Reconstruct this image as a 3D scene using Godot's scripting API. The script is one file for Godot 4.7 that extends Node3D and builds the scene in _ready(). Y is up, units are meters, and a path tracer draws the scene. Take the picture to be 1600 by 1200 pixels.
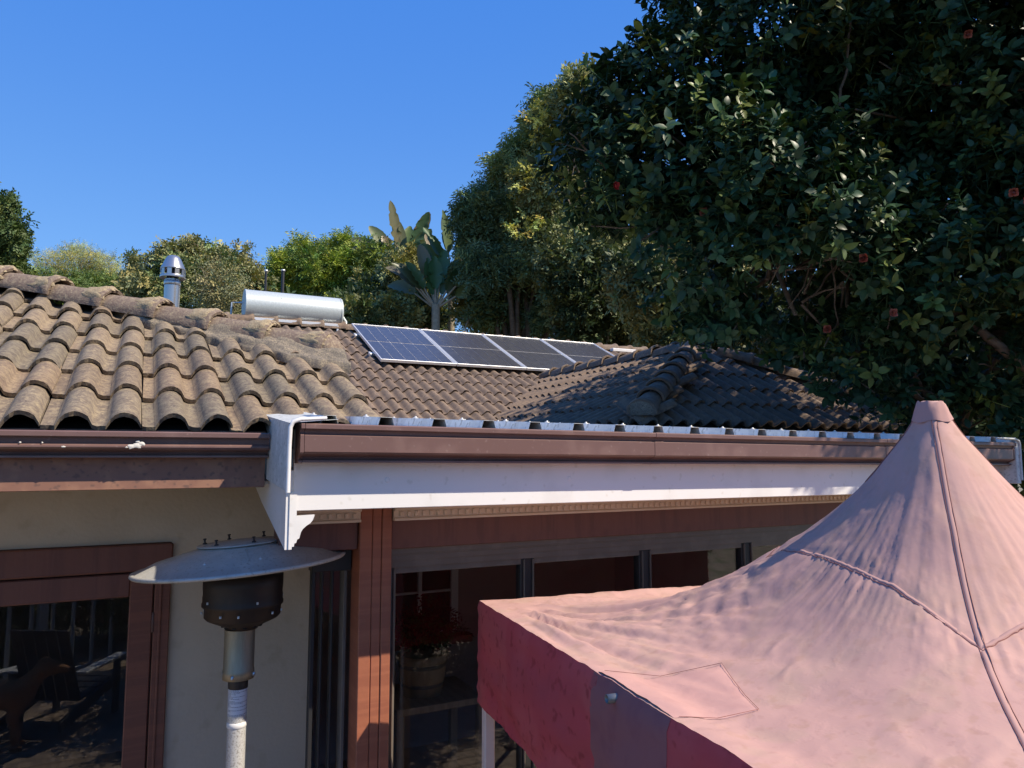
extends Node3D

# ---------------------------------------------------------------- helpers
var used := {}
var origins := {}
var M := {}
var rng := RandomNumberGenerator.new()

func lin(r: float, g: float, b: float) -> Color:
	return Color(r, g, b).linear_to_srgb()

func numbered(parent: Node, called: String) -> String:
	var key := str(parent.get_instance_id()) + called
	var n: int = used.get(key, 0)
	used[key] = n + 1
	return called if n == 0 else "%s_%03d" % [called, n]

func thing(called: String, label: String, category: String, at := Vector3.ZERO, group := "") -> Node3D:
	var o := Node3D.new()
	o.name = numbered(self, called)
	add_child(o, true)
	o.position = at
	origins[o] = Transform3D(Basis(), at)
	tag(o, label, category, group)
	return o

func tag(o: Node, label: String, category: String, group := ""):
	o.set_meta("label", label)
	o.set_meta("category", category)
	if group != "":
		o.set_meta("group", group)

func structure(called: String, at := Vector3.ZERO) -> Node3D:
	var o := Node3D.new()
	o.name = numbered(self, called)
	add_child(o, true)
	o.position = at
	origins[o] = Transform3D(Basis(), at)
	o.set_meta("kind", "structure")
	return o

# a mesh in world coordinates (or placed by a world transform) under a thing or a part
func part(parent: Node, called: String, mesh: Mesh, mat: Material, at := Transform3D.IDENTITY, label := "") -> MeshInstance3D:
	var o := MeshInstance3D.new()
	o.name = numbered(parent, called)
	o.mesh = mesh
	o.material_override = mat
	parent.add_child(o, true)
	var base: Transform3D = origins.get(parent, Transform3D.IDENTITY)
	o.transform = base.affine_inverse() * at
	origins[o] = at
	if label != "":
		o.set_meta("label", label)
	return o

func many(parent: Node, called: String, mesh: Mesh, mat: Material, xf: Array, cols: Array) -> MultiMeshInstance3D:
	var mm := MultiMesh.new()
	mm.transform_format = MultiMesh.TRANSFORM_3D
	mm.use_colors = true
	mm.mesh = mesh
	mm.instance_count = xf.size()
	for i in xf.size():
		mm.set_instance_transform(i, xf[i])
		mm.set_instance_color(i, cols[i])
	var o := MultiMeshInstance3D.new()
	o.name = numbered(parent, called)
	o.multimesh = mm
	o.material_override = mat
	o.set_meta("kind", "stuff")
	parent.add_child(o, true)
	var base: Transform3D = origins.get(parent, Transform3D.IDENTITY)
	o.transform = base.affine_inverse()
	return o

func begin() -> SurfaceTool:
	var st := SurfaceTool.new()
	st.begin(Mesh.PRIMITIVE_TRIANGLES)
	return st

func done(st: SurfaceTool) -> ArrayMesh:
	st.generate_normals()
	return st.commit()

# a, b, c, d run counterclockwise seen from outside
func quad(st: SurfaceTool, a: Vector3, b: Vector3, c: Vector3, d: Vector3, smooth := false):
	st.set_smooth_group(0 if smooth else -1)
	for v in [a, c, b, a, d, c]:
		st.add_vertex(v)

func tri(st: SurfaceTool, a: Vector3, b: Vector3, c: Vector3, smooth := false):
	st.set_smooth_group(0 if smooth else -1)
	for v in [a, c, b]:
		st.add_vertex(v)

# bevelled box: c centre, s full size, e bevel
func box(st: SurfaceTool, c: Vector3, s: Vector3, e := 0.0, b := Basis()):
	var h := s * 0.5
	if e <= 0.0:
		var p := []
		for i in 8:
			p.append(c + b * Vector3(h.x if i & 1 else -h.x, h.y if i & 2 else -h.y, h.z if i & 4 else -h.z))
		quad(st, p[4], p[5], p[7], p[6]); quad(st, p[1], p[0], p[2], p[3])
		quad(st, p[5], p[1], p[3], p[7]); quad(st, p[0], p[4], p[6], p[2])
		quad(st, p[6], p[7], p[3], p[2]); quad(st, p[0], p[1], p[5], p[4])
		return
	e = minf(e, minf(h.x, minf(h.y, h.z)) * 0.9)
	var ax := [Vector3.RIGHT, Vector3.UP, Vector3.BACK]
	for k in 3:
		for sg in [1.0, -1.0]:
			var n: Vector3 = ax[k] * sg
			var u: Vector3 = ax[(k + 1) % 3]
			var v: Vector3 = n.cross(u)
			var hn: float = h[k]
			var hu: float = h[(k + 1) % 3] - e
			var hv: float = h[(k + 2) % 3] - e
			var o: Vector3 = n * hn
			quad(st, c + b * (o - u * hu - v * hv), c + b * (o + u * hu - v * hv), c + b * (o + u * hu + v * hv), c + b * (o - u * hu + v * hv))
	for k in 3:
		for s1 in [1.0, -1.0]:
			for s2 in [1.0, -1.0]:
				var a1: Vector3 = ax[(k + 1) % 3] * s1
				var a2: Vector3 = ax[(k + 2) % 3] * s2
				var w: Vector3 = ax[k] * (h[k] - e)
				var h1: float = h[(k + 1) % 3]
				var h2: float = h[(k + 2) % 3]
				var p0: Vector3 = a1 * h1 + a2 * (h2 - e)
				var p1: Vector3 = a1 * (h1 - e) + a2 * h2
				if s1 * s2 > 0.0:
					quad(st, c + b * (p0 - w), c + b * (p1 - w), c + b * (p1 + w), c + b * (p0 + w))
				else:
					quad(st, c + b * (p1 - w), c + b * (p0 - w), c + b * (p0 + w), c + b * (p1 + w))
	for i in 8:
		var sx := 1.0 if i & 1 else -1.0
		var sy := 1.0 if i & 2 else -1.0
		var sz := 1.0 if i & 4 else -1.0
		var px := Vector3(sx * h.x, sy * (h.y - e), sz * (h.z - e))
		var py := Vector3(sx * (h.x - e), sy * h.y, sz * (h.z - e))
		var pz := Vector3(sx * (h.x - e), sy * (h.y - e), sz * h.z)
		if sx * sy * sz > 0.0:
			tri(st, c + b * px, c + b * py, c + b * pz)
		else:
			tri(st, c + b * px, c + b * pz, c + b * py)

func boxm(lo: Vector3, hi: Vector3, e := 0.0) -> ArrayMesh:
	var st := begin()
	box(st, (lo + hi) * 0.5, hi - lo, e)
	return done(st)

# tube through points with radii
func tube(st: SurfaceTool, pts: Array, rad: Array, sides := 8, caps := true):
	var rings := []
	var up := Vector3.UP
	for i in pts.size():
		var d: Vector3 = (pts[mini(i + 1, pts.size() - 1)] - pts[maxi(i - 1, 0)]).normalized()
		if absf(d.dot(up)) > 0.95:
			up = Vector3.RIGHT if absf(d.x) < 0.9 else Vector3.BACK
		var u: Vector3 = up.cross(d).normalized()
		var v: Vector3 = d.cross(u)
		up = v
		var ring := []
		for k in sides:
			var a := TAU * k / sides
			ring.append(pts[i] + (u * cos(a) + v * sin(a)) * rad[i])
		rings.append(ring)
	for i in pts.size() - 1:
		for k in sides:
			var k2 := (k + 1) % sides
			quad(st, rings[i][k], rings[i][k2], rings[i + 1][k2], rings[i + 1][k], true)
	if caps:
		var n := pts.size() - 1
		for k in sides:
			var k2 := (k + 1) % sides
			tri(st, rings[n][k], rings[n][k2], pts[n])
			tri(st, rings[0][k2], rings[0][k], pts[0])

# profile: Vector2(radius, height) from the bottom up
func lathe(st: SurfaceTool, c: Vector3, prof: Array, sides := 32, b := Basis(), smooth := true):
	for i in prof.size() - 1:
		var p: Vector2 = prof[i]
		var q: Vector2 = prof[i + 1]
		st.set_smooth_group(i + 1 if not smooth else 0)
		for k in sides:
			var a := TAU * k / sides
			var a2 := TAU * (k + 1) / sides
			var d := Vector3(cos(a), 0, -sin(a))
			var d2 := Vector3(cos(a2), 0, -sin(a2))
			var v0 := c + b * (d * p.x + Vector3.UP * p.y)
			var v1 := c + b * (d2 * p.x + Vector3.UP * p.y)
			var v2 := c + b * (d2 * q.x + Vector3.UP * q.y)
			var v3 := c + b * (d * q.x + Vector3.UP * q.y)
			for v in [v0, v2, v1, v0, v3, v2]:
				st.add_vertex(v)

# closed outline in (z, y), counterclockwise seen from +x, swept along x from x0 to x1; drop = fall at x1
func sweep_x(st: SurfaceTool, out: PackedVector2Array, x0: float, x1: float, drop := 0.0):
	var n := out.size()
	for i in n:
		var p := out[i]
		var q := out[(i + 1) % n]
		quad(st, Vector3(x0, p.y, p.x), Vector3(x1, p.y - drop, p.x), Vector3(x1, q.y - drop, q.x), Vector3(x0, q.y, q.x))
	var ids := Geometry2D.triangulate_polygon(out)
	for t in range(0, ids.size(), 3):
		var a := out[ids[t]]
		var b := out[ids[t + 1]]
		var c := out[ids[t + 2]]
		if (b - a).cross(c - a) < 0.0:
			var s := b
			b = c
			c = s
		# outline (z, y): counterclockwise in (z, y) faces -x
		tri(st, Vector3(x0, a.y, a.x), Vector3(x0, b.y, b.x), Vector3(x0, c.y, c.x))
		tri(st, Vector3(x1, a.y - drop, a.x), Vector3(x1, c.y - drop, c.x), Vector3(x1, b.y - drop, b.x))

# flat outline in (x, y) given thickness along z
func slab_z(st: SurfaceTool, out: PackedVector2Array, z0: float, z1: float):
	var n := out.size()
	var ccw := 0.0
	for i in n:
		ccw += out[i].cross(out[(i + 1) % n])
	for i in n:
		var p := out[i]
		var q := out[(i + 1) % n]
		if ccw < 0.0:
			var s := p
			p = q
			q = s
		quad(st, Vector3(p.x, p.y, z1), Vector3(p.x, p.y, z0), Vector3(q.x, q.y, z0), Vector3(q.x, q.y, z1))
	var ids := Geometry2D.triangulate_polygon(out)
	for t in range(0, ids.size(), 3):
		var a := out[ids[t]]
		var b := out[ids[t + 1]]
		var c := out[ids[t + 2]]
		if (b - a).cross(c - a) < 0.0:
			var s := b
			b = c
			c = s
		tri(st, Vector3(a.x, a.y, z1), Vector3(b.x, b.y, z1), Vector3(c.x, c.y, z1))
		tri(st, Vector3(a.x, a.y, z0), Vector3(c.x, c.y, z0), Vector3(b.x, b.y, z0))

# ---------------------------------------------------------------- materials
func noise(sd: int, freq: float, oct := 4, kind := FastNoiseLite.TYPE_SIMPLEX_SMOOTH) -> FastNoiseLite:
	var n := FastNoiseLite.new()
	n.seed = sd
	n.frequency = freq
	n.fractal_octaves = oct
	n.noise_type = kind
	return n

# layers: [seed, frequency, octaves, low, high, colour] : the colour is laid on where the noise runs from low to high
func layered(size: int, base: Color, layers: Array, stretch := Vector2i(1, 1)) -> ImageTexture:
	var data := PackedByteArray()
	data.resize(size * size * 3)
	var maps := []
	for l in layers:
		var im: Image = noise(l[0], l[1], l[2]).get_seamless_image(size / stretch.x, size / stretch.y)
		im.convert(Image.FORMAT_L8)
		if stretch != Vector2i(1, 1):
			im.resize(size, size, Image.INTERPOLATE_CUBIC)
		maps.append(im.get_data())
	for i in size * size:
		var c := base
		for k in layers.size():
			var v: float = maps[k][i] / 255.0
			var t := smoothstep(layers[k][3], layers[k][4], v)
			var lc: Color = layers[k][5]
			c = c.lerp(lc, t * lc.a)
		data[i * 3] = int(clampf(c.r, 0, 1) * 255.0)
		data[i * 3 + 1] = int(clampf(c.g, 0, 1) * 255.0)
		data[i * 3 + 2] = int(clampf(c.b, 0, 1) * 255.0)
	return ImageTexture.create_from_image(Image.create_from_data(size, size, false, Image.FORMAT_RGB8, data))

func grey_noise(size: int, sd: int, freq: float, oct := 4) -> ImageTexture:
	var im: Image = noise(sd, freq, oct).get_seamless_image(size, size)
	im.convert(Image.FORMAT_RGB8)
	return ImageTexture.create_from_image(im)

# crumpled cloth: sharp creases that run across each other
func crease_tex(size: int, sd: int) -> ImageTexture:
	var n := noise(sd, 0.008, 3)
	n.fractal_type = FastNoiseLite.FRACTAL_RIDGED
	n.domain_warp_enabled = true
	n.domain_warp_amplitude = 40.0
	n.domain_warp_frequency = 0.006
	var im: Image = n.get_seamless_image(size, size)
	im.convert(Image.FORMAT_RGB8)
	return ImageTexture.create_from_image(im)

func mat(c: Color, rough := 0.7, metal := 0.0, spec := 0.5) -> StandardMaterial3D:
	var m := StandardMaterial3D.new()
	m.albedo_color = c
	m.roughness = rough
	m.metallic = metal
	m.metallic_specular = spec
	m.cull_mode = BaseMaterial3D.CULL_DISABLED
	return m

func tri_mat(tex: Texture2D, metres: float, rough := 0.8, relief: Texture2D = null, cm := 0.1, tint := Color.WHITE) -> StandardMaterial3D:
	var m := mat(tint, rough)
	m.albedo_texture = tex
	m.uv1_triplanar = true
	m.uv1_world_triplanar = true
	m.uv1_scale = Vector3.ONE / metres
	if relief:
		m.heightmap_enabled = true
		m.heightmap_texture = relief
		m.heightmap_scale = cm
	return m

func leaf_mat(rough: float, back: Color, spec := 0.5) -> StandardMaterial3D:
	var m := mat(Color.WHITE, rough, 0.0, spec)
	m.vertex_color_use_as_albedo = true
	m.backlight_enabled = true
	m.backlight = back
	return m

func make_materials():
	var grain := grey_noise(512, 3, 0.09, 5)
	var fine := grey_noise(512, 4, 0.03, 5)
	M.grain = grain
	M.fine = fine
	# concrete roof tile tones: brown cement, weathered grey, ochre and grey lichen
	var tones := [[lin(0.178, 0.138, 0.10), lin(0.245, 0.197, 0.138)], [lin(0.155, 0.122, 0.092), lin(0.225, 0.183, 0.132)], [lin(0.20, 0.148, 0.105), lin(0.265, 0.207, 0.142)]]
	M.tile = []
	for k in 3:
		var t := layered(512, tones[k][0], [
			[10 + k, 0.012, 4, 0.4, 0.7, tones[k][1]],
			[16 + k, 0.028, 4, 0.52, 0.70, Color(lin(0.105, 0.08, 0.066), 0.75)],
			[30 + k, 0.035, 4, 0.54, 0.68, Color(lin(0.33, 0.265, 0.165), 0.8)],
			[40 + k, 0.12, 3, 0.58, 0.74, Color(lin(0.08, 0.06, 0.05), 0.6)],
			[44 + k, 0.16, 2, 0.64, 0.78, Color(lin(0.36, 0.30, 0.20), 0.5)]])
		for v in [Color(1.0, 0.99, 0.97), Color(0.88, 0.89, 0.89), Color(0.97, 0.94, 0.91)]:
			M.tile.append(tri_mat(t, 0.6, 0.95, grain, 0.16, v))
	M.tile_far = []
	for k in 2:
		M.tile_far.append(tri_mat(layered(256, lin(0.165, 0.115, 0.082), [
			[50 + k, 0.02, 4, 0.4, 0.75, lin(0.235, 0.168, 0.115)],
			[54 + k, 0.08, 3, 0.55, 0.75, Color(lin(0.10, 0.08, 0.07), 0.8)]]), 0.9, 0.95, grain, 0.2))
	M.cap = tri_mat(layered(512, lin(0.158, 0.115, 0.09), [
		[60, 0.015, 4, 0.45, 0.75, lin(0.215, 0.165, 0.125)], [61, 0.06, 4, 0.56, 0.72, Color(lin(0.12, 0.08, 0.065), 0.8)],
		[62, 0.04, 4, 0.58, 0.72, Color(lin(0.34, 0.275, 0.18), 0.75)]]), 0.5, 0.95, grain, 0.22)
	M.lichen = tri_mat(layered(512, lin(0.30, 0.235, 0.145), [
		[63, 0.03, 4, 0.45, 0.7, lin(0.40, 0.33, 0.205)], [64, 0.09, 3, 0.55, 0.7, Color(lin(0.17, 0.12, 0.08), 0.9)]]), 0.4, 0.95, grain, 0.2)
	M.mortar = tri_mat(layered(512, lin(0.16, 0.135, 0.108), [
		[65, 0.02, 4, 0.45, 0.7, lin(0.235, 0.19, 0.14)], [66, 0.07, 4, 0.5, 0.68, Color(lin(0.08, 0.07, 0.06), 0.85)],
		[67, 0.12, 3, 0.62, 0.75, Color(lin(0.45, 0.37, 0.21), 0.8)]]), 0.5, 0.97, grain, 0.1)
	M.underlay = mat(lin(0.02, 0.018, 0.016), 0.9)
	M.wall = tri_mat(layered(256, lin(0.47, 0.415, 0.33), [
		[70, 0.006, 4, 0.4, 0.7, lin(0.51, 0.455, 0.365)], [71, 0.03, 3, 0.66, 0.9, Color(lin(0.34, 0.28, 0.20), 0.3)]]), 1.3, 0.85, grain, 0.12)
	M.white = tri_mat(layered(256, lin(0.74, 0.73, 0.71), [
		[72, 0.01, 4, 0.5, 0.8, lin(0.68, 0.67, 0.65)], [73, 0.09, 2, 0.80, 0.9, Color(lin(0.5, 0.47, 0.42), 0.35)]]), 1.1, 0.35, fine, 0.01)
	M.flash = tri_mat(layered(256, lin(0.50, 0.52, 0.50), [
		[74, 0.02, 4, 0.45, 0.75, lin(0.60, 0.61, 0.59)], [75, 0.09, 3, 0.62, 0.8, Color(lin(0.30, 0.31, 0.29), 0.7)]]), 0.5, 0.45)
	M.sheet = tri_mat(layered(256, lin(0.70, 0.71, 0.70), [
		[76, 0.015, 4, 0.5, 0.75, lin(0.60, 0.61, 0.59)], [77, 0.05, 3, 0.64, 0.78, Color(lin(0.30, 0.29, 0.26), 0.7)]]), 0.6, 0.7)
	M.cream = tri_mat(layered(256, lin(0.70, 0.58, 0.45), [[78, 0.02, 3, 0.4, 0.8, lin(0.74, 0.62, 0.49)]]), 0.7, 0.7)
	M.gutter = tri_mat(layered(256, lin(0.155, 0.09, 0.078), [
		[79, 0.012, 4, 0.45, 0.75, lin(0.185, 0.112, 0.096)], [80, 0.13, 2, 0.80, 0.9, Color(lin(0.34, 0.27, 0.24), 0.35)]]), 0.7, 0.33, fine, 0.01)
	M.brown = tri_mat(layered(256, lin(0.105, 0.062, 0.058), [
		[81, 0.01, 4, 0.45, 0.75, lin(0.125, 0.075, 0.068)], [82, 0.1, 2, 0.72, 0.82, Color(lin(0.06, 0.04, 0.035), 0.6)]]), 0.8, 0.5, fine, 0.02)
	M.fascia = tri_mat(layered(256, lin(0.22, 0.11, 0.075), [
		[83, 0.03, 4, 0.45, 0.75, lin(0.27, 0.14, 0.09)], [84, 0.1, 2, 0.7, 0.82, Color(lin(0.10, 0.06, 0.05), 0.6)]]), 0.8, 0.6, fine, 0.03)
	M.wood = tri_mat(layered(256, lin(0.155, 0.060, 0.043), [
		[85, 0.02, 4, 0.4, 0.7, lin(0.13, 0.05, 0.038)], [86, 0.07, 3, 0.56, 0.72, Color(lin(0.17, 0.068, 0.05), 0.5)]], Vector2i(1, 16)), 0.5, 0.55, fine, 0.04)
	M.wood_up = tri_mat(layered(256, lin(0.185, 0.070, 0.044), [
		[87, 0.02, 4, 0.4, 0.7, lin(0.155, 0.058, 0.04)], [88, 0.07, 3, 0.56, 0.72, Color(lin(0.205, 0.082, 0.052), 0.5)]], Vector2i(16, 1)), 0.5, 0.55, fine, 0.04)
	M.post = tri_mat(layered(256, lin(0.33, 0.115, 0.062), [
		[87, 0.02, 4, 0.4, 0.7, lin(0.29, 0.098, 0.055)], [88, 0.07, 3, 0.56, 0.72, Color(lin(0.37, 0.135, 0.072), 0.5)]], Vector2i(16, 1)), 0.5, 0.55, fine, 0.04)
	M.bronze = tri_mat(layered(256, lin(0.135, 0.112, 0.094), [[89, 0.02, 3, 0.4, 0.8, lin(0.16, 0.134, 0.113)]]), 0.5, 0.42)
	M.dark = mat(lin(0.022, 0.022, 0.024), 0.5)
	M.black = mat(lin(0.01, 0.01, 0.01), 0.7)
	M.glass = mat(Color(0.02, 0.022, 0.022, 0.10), 0.0, 0.0, 0.6)
	M.glass.transparency = BaseMaterial3D.TRANSPARENCY_ALPHA
	M.galv = tri_mat(layered(256, lin(0.50, 0.55, 0.54), [
		[90, 0.06, 3, 0.45, 0.7, lin(0.56, 0.61, 0.60)], [91, 0.1, 2, 0.7, 0.8, Color(lin(0.4, 0.41, 0.4), 0.6)]]), 0.5, 0.38)
	M.galv.metallic = 0.3
	M.steel = mat(lin(0.48, 0.48, 0.48), 0.3, 0.85)
	M.tube_end = mat(lin(0.20, 0.20, 0.20), 0.45, 0.6)
	M.dropping = mat(lin(0.62, 0.60, 0.55), 0.9)
	M.alu = mat(lin(0.72, 0.73, 0.74), 0.4, 0.5)
	M.screw = mat(lin(0.6, 0.6, 0.58), 0.4, 0.4)
	M.cell = tri_mat(layered(256, lin(0.05, 0.052, 0.066), [[92, 0.03, 3, 0.4, 0.8, lin(0.065, 0.066, 0.08)]]), 0.8, 0.22)
	M.dish = tri_mat(layered(256, lin(0.42, 0.42, 0.40), [[93, 0.02, 4, 0.45, 0.8, lin(0.50, 0.49, 0.46)], [94, 0.12, 2, 0.7, 0.8, Color(lin(0.2, 0.17, 0.13), 0.6)]]), 0.5, 0.42, fine, 0.02)
	M.dish.metallic = 0.1
	M.burner = tri_mat(layered(256, lin(0.035, 0.026, 0.022), [[95, 0.02, 3, 0.4, 0.8, lin(0.048, 0.034, 0.027)]]), 0.4, 0.5, fine, 0.01)
	M.burner.metallic = 0.4
	M.brushed = tri_mat(layered(256, lin(0.32, 0.265, 0.175), [[96, 0.05, 3, 0.4, 0.75, lin(0.36, 0.30, 0.205)]], Vector2i(1, 8)), 0.15, 0.42)
	M.brushed.metallic = 0.45
	M.pole = tri_mat(layered(256, lin(0.62, 0.62, 0.60), [[97, 0.08, 3, 0.6, 0.75, lin(0.35, 0.33, 0.3)]]), 0.2, 0.35)
	M.pole.metallic = 0.3
	M.fabric = tri_mat(layered(512, lin(0.455, 0.27, 0.238), [
		[100, 0.004, 5, 0.35, 0.7, lin(0.485, 0.295, 0.252)], [101, 0.012, 4, 0.55, 0.8, Color(lin(0.42, 0.275, 0.215), 0.6)],
		[102, 0.05, 4, 0.68, 0.85, Color(lin(0.36, 0.20, 0.17), 0.4)], [103, 0.03, 5, 0.66, 0.8, Color(lin(0.37, 0.215, 0.155), 0.4)]]), 1.3, 0.9, crease_tex(512, 410), 0.35)
	M.fabric.backlight_enabled = true
	M.fabric.backlight = Color(0.26, 0.10, 0.08)
	M.valance = tri_mat(layered(256, lin(0.50, 0.112, 0.125), [
		[104, 0.006, 4, 0.4, 0.75, lin(0.53, 0.15, 0.155)], [105, 0.06, 3, 0.68, 0.85, Color(lin(0.24, 0.035, 0.04), 0.5)]]), 0.9, 0.85, crease_tex(256, 411), 0.02)
	M.valance.backlight_enabled = true
	M.valance.backlight = Color(0.9, 0.16, 0.18)
	M.patch = tri_mat(layered(256, lin(0.475, 0.27, 0.238), [[106, 0.02, 3, 0.4, 0.8, lin(0.45, 0.25, 0.222)]]), 0.5, 0.9, crease_tex(256, 412), 0.25)
	M.patch_low = tri_mat(layered(256, lin(0.27, 0.10, 0.10), [[107, 0.02, 3, 0.4, 0.8, lin(0.24, 0.085, 0.09)]]), 0.5, 0.9, grain, 0.015)
	M.thread = mat(lin(0.24, 0.10, 0.085), 0.9)
	M.seam = mat(lin(0.41, 0.24, 0.213), 0.9)
	M.leg = mat(lin(0.70, 0.58, 0.50), 0.5)
	M.bark = tri_mat(layered(256, lin(0.12, 0.088, 0.062), [[108, 0.03, 4, 0.4, 0.7, lin(0.18, 0.14, 0.10)]], Vector2i(4, 1)), 0.4, 0.95, grain, 0.5)
	M.bark_grey = tri_mat(layered(256, lin(0.20, 0.165, 0.125), [[108, 0.03, 4, 0.4, 0.7, lin(0.27, 0.225, 0.17)]]), 0.3, 0.9)
	M.bark_pale = tri_mat(layered(256, lin(0.30, 0.25, 0.17), [[109, 0.03, 4, 0.4, 0.7, lin(0.38, 0.32, 0.22)]]), 0.8, 0.9)
	M.leaf_gloss = leaf_mat(0.42, Color(0.30, 0.34, 0.12), 0.32)
	M.leaf_soft = leaf_mat(0.6, Color(0.45, 0.5, 0.18), 0.4)
	M.soil = tri_mat(layered(256, lin(0.20, 0.165, 0.12), [[110, 0.03, 4, 0.4, 0.7, lin(0.26, 0.22, 0.15)], [111, 0.02, 3, 0.5, 0.7, Color(lin(0.09, 0.12, 0.05), 0.8)]]), 3.0, 0.95)
	M.plank = []
	for k in 3:
		M.plank.append(tri_mat(layered(256, lin(0.29 + 0.03 * k, 0.23 + 0.02 * k, 0.17 + 0.015 * k), [[112 + k, 0.03, 4, 0.4, 0.7, lin(0.21, 0.165, 0.125)]], Vector2i(1, 8)), 0.8, 0.8))
	M.inner = tri_mat(layered(256, lin(0.30, 0.24, 0.23), [[116, 0.01, 3, 0.4, 0.7, lin(0.27, 0.21, 0.2)]]), 1.5, 0.9)
	M.pale_wood = tri_mat(layered(256, lin(0.36, 0.26, 0.16), [[117, 0.03, 3, 0.4, 0.7, lin(0.30, 0.21, 0.13)]], Vector2i(1, 8)), 0.6, 0.6)
	M.rail = mat(lin(0.58, 0.60, 0.57), 0.6)
	M.red_sill = mat(lin(0.20, 0.03, 0.025), 0.5)
	M.white_in = mat(lin(0.6, 0.6, 0.6), 0.5)

# ---------------------------------------------------------------- roof tiles
const HUMP := 0.1482
const THETA := 0.4395          # roof pitch, tan = 0.47
const STEP := 0.336

func tile_y(x: float) -> float:
	var t := fposmod(x, HUMP) / HUMP
	if t < 0.31:
		return 0.006 * (t / 0.31 - 0.5) * (t / 0.31 - 0.5)
	var s := (t - 0.31) / 0.69 * 2.0 - 1.0
	return 0.0015 + 0.050 * pow(maxf(1.0 - s * s, 0.0), 0.56)

# x across, y off the roof, z down the slope; the lower end at z = 0
func tile_mesh(humps: int, seg: int, nz: int, rough: float, sd: int, length := 0.405) -> ArrayMesh:
	var st := begin()
	var r := RandomNumberGenerator.new()
	r.seed = sd
	var n := noise(sd, 9.0, 3)
	var w := HUMP * humps - 0.0008
	var xs := []
	for i in humps * seg + 1:
		xs.append(w * i / float(humps * seg))
	var th := 0.017
	var top := []
	for j in nz + 1:
		var row := []
		for i in xs.size():
			var x: float = xs[i]
			var z := -length * j / nz
			var y := tile_y(minf(x, HUMP * humps - 0.0001)) + 0.06 * z + n.get_noise_3d(x * 3.0, z * 3.0, sd) * rough * 0.8
			if j == 0:
				z += r.randf_range(-1, 1) * rough * 1.6
			row.append(Vector3(x, y, z))
		top.append(row)
	for j in nz:
		for i in xs.size() - 1:
			quad(st, top[j][i], top[j][i + 1], top[j + 1][i + 1], top[j + 1][i], true)
	var low := []
	for i in xs.size():
		var p: Vector3 = top[0][i]
		low.append(Vector3(p.x, p.y - th - r.randf_range(-1, 1) * rough, p.z - 0.004 + r.randf_range(-1, 1) * rough))
	for i in xs.size() - 1:
		quad(st, low[i], low[i + 1], top[0][i + 1], top[0][i])
		var bi: Vector3 = top[nz][i] - Vector3(0, th, 0)
		var bj: Vector3 = top[nz][i + 1] - Vector3(0, th, 0)
		quad(st, low[i + 1], low[i], bi, bj)
	var e := xs.size() - 1
	quad(st, low[e], top[nz][e] - Vector3(0, th, 0), top[nz][e], top[0][e])
	quad(st, low[0], top[0][0], top[nz][0], top[nz][0] - Vector3(0, th, 0))
	return done(st)

# frame of a roof slope: eave point, outward horizontal direction, pitch
func slope_frame(eave: Vector3, out: Vector3, th: float) -> Transform3D:
	var z := (out * cos(th) - Vector3.UP * sin(th)).normalized()
	var y := (out * sin(th) + Vector3.UP * cos(th)).normalized()
	return Transform3D(Basis(y.cross(z), y, z), eave)

# keep(point on the slope) says where the slope is covered
func lay_tiles(parent: Node, f: Transform3D, c0: int, c1: int, rows: int, full: Array, half: Array, mats: Array, keep: Callable, wob := 0.003, shift := 0.0):
	for k in rows:
		for c in range(c0, c1):
			var o := Vector3((c * 2) * HUMP + shift, 0.006, -k * STEP)
			var a: bool = keep.call(f * (o + Vector3(HUMP * 0.55, 0, -0.12)))
			var b: bool = keep.call(f * (o + Vector3(HUMP * 1.55, 0, -0.12)))
			if not a and not b:
				continue
			var bs := Basis(Vector3.UP, rng.randf_range(-1, 1) * wob * 3.0) * Basis(Vector3.RIGHT, rng.randf_range(-1, 1) * wob)
			var off := Vector3(rng.randf_range(-1, 1) * wob, rng.randf_range(0, 1) * wob, rng.randf_range(-1, 1) * wob * 2.5)
			var m: Material = mats[rng.randi() % mats.size()]
			if a and b:
				part(parent, "roof_tile", full[rng.randi() % full.size()], m, f * Transform3D(bs, o + off))
			elif a:
				part(parent, "roof_tile", half[rng.randi() % half.size()], m, f * Transform3D(bs, o + off))
			else:
				part(parent, "roof_tile", half[rng.randi() % half.size()], m, f * Transform3D(bs, o + off + Vector3(HUMP, 0, 0)))

func cap_radius(z: float, r0: float) -> float:
	var st := [[-0.36, 0.93], [-0.2, 0.97], [-0.086, 1.0], [-0.061, 1.05], [-0.04, 1.16], [-0.014, 1.18], [0.0, 1.12], [0.05, 1.0]]
	for i in st.size() - 1:
		if z <= st[i + 1][0]:
			return r0 * lerpf(st[i][1], st[i + 1][1], clampf((z - st[i][0]) / (st[i + 1][0] - st[i][0]), 0.0, 1.0))
	return r0

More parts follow.
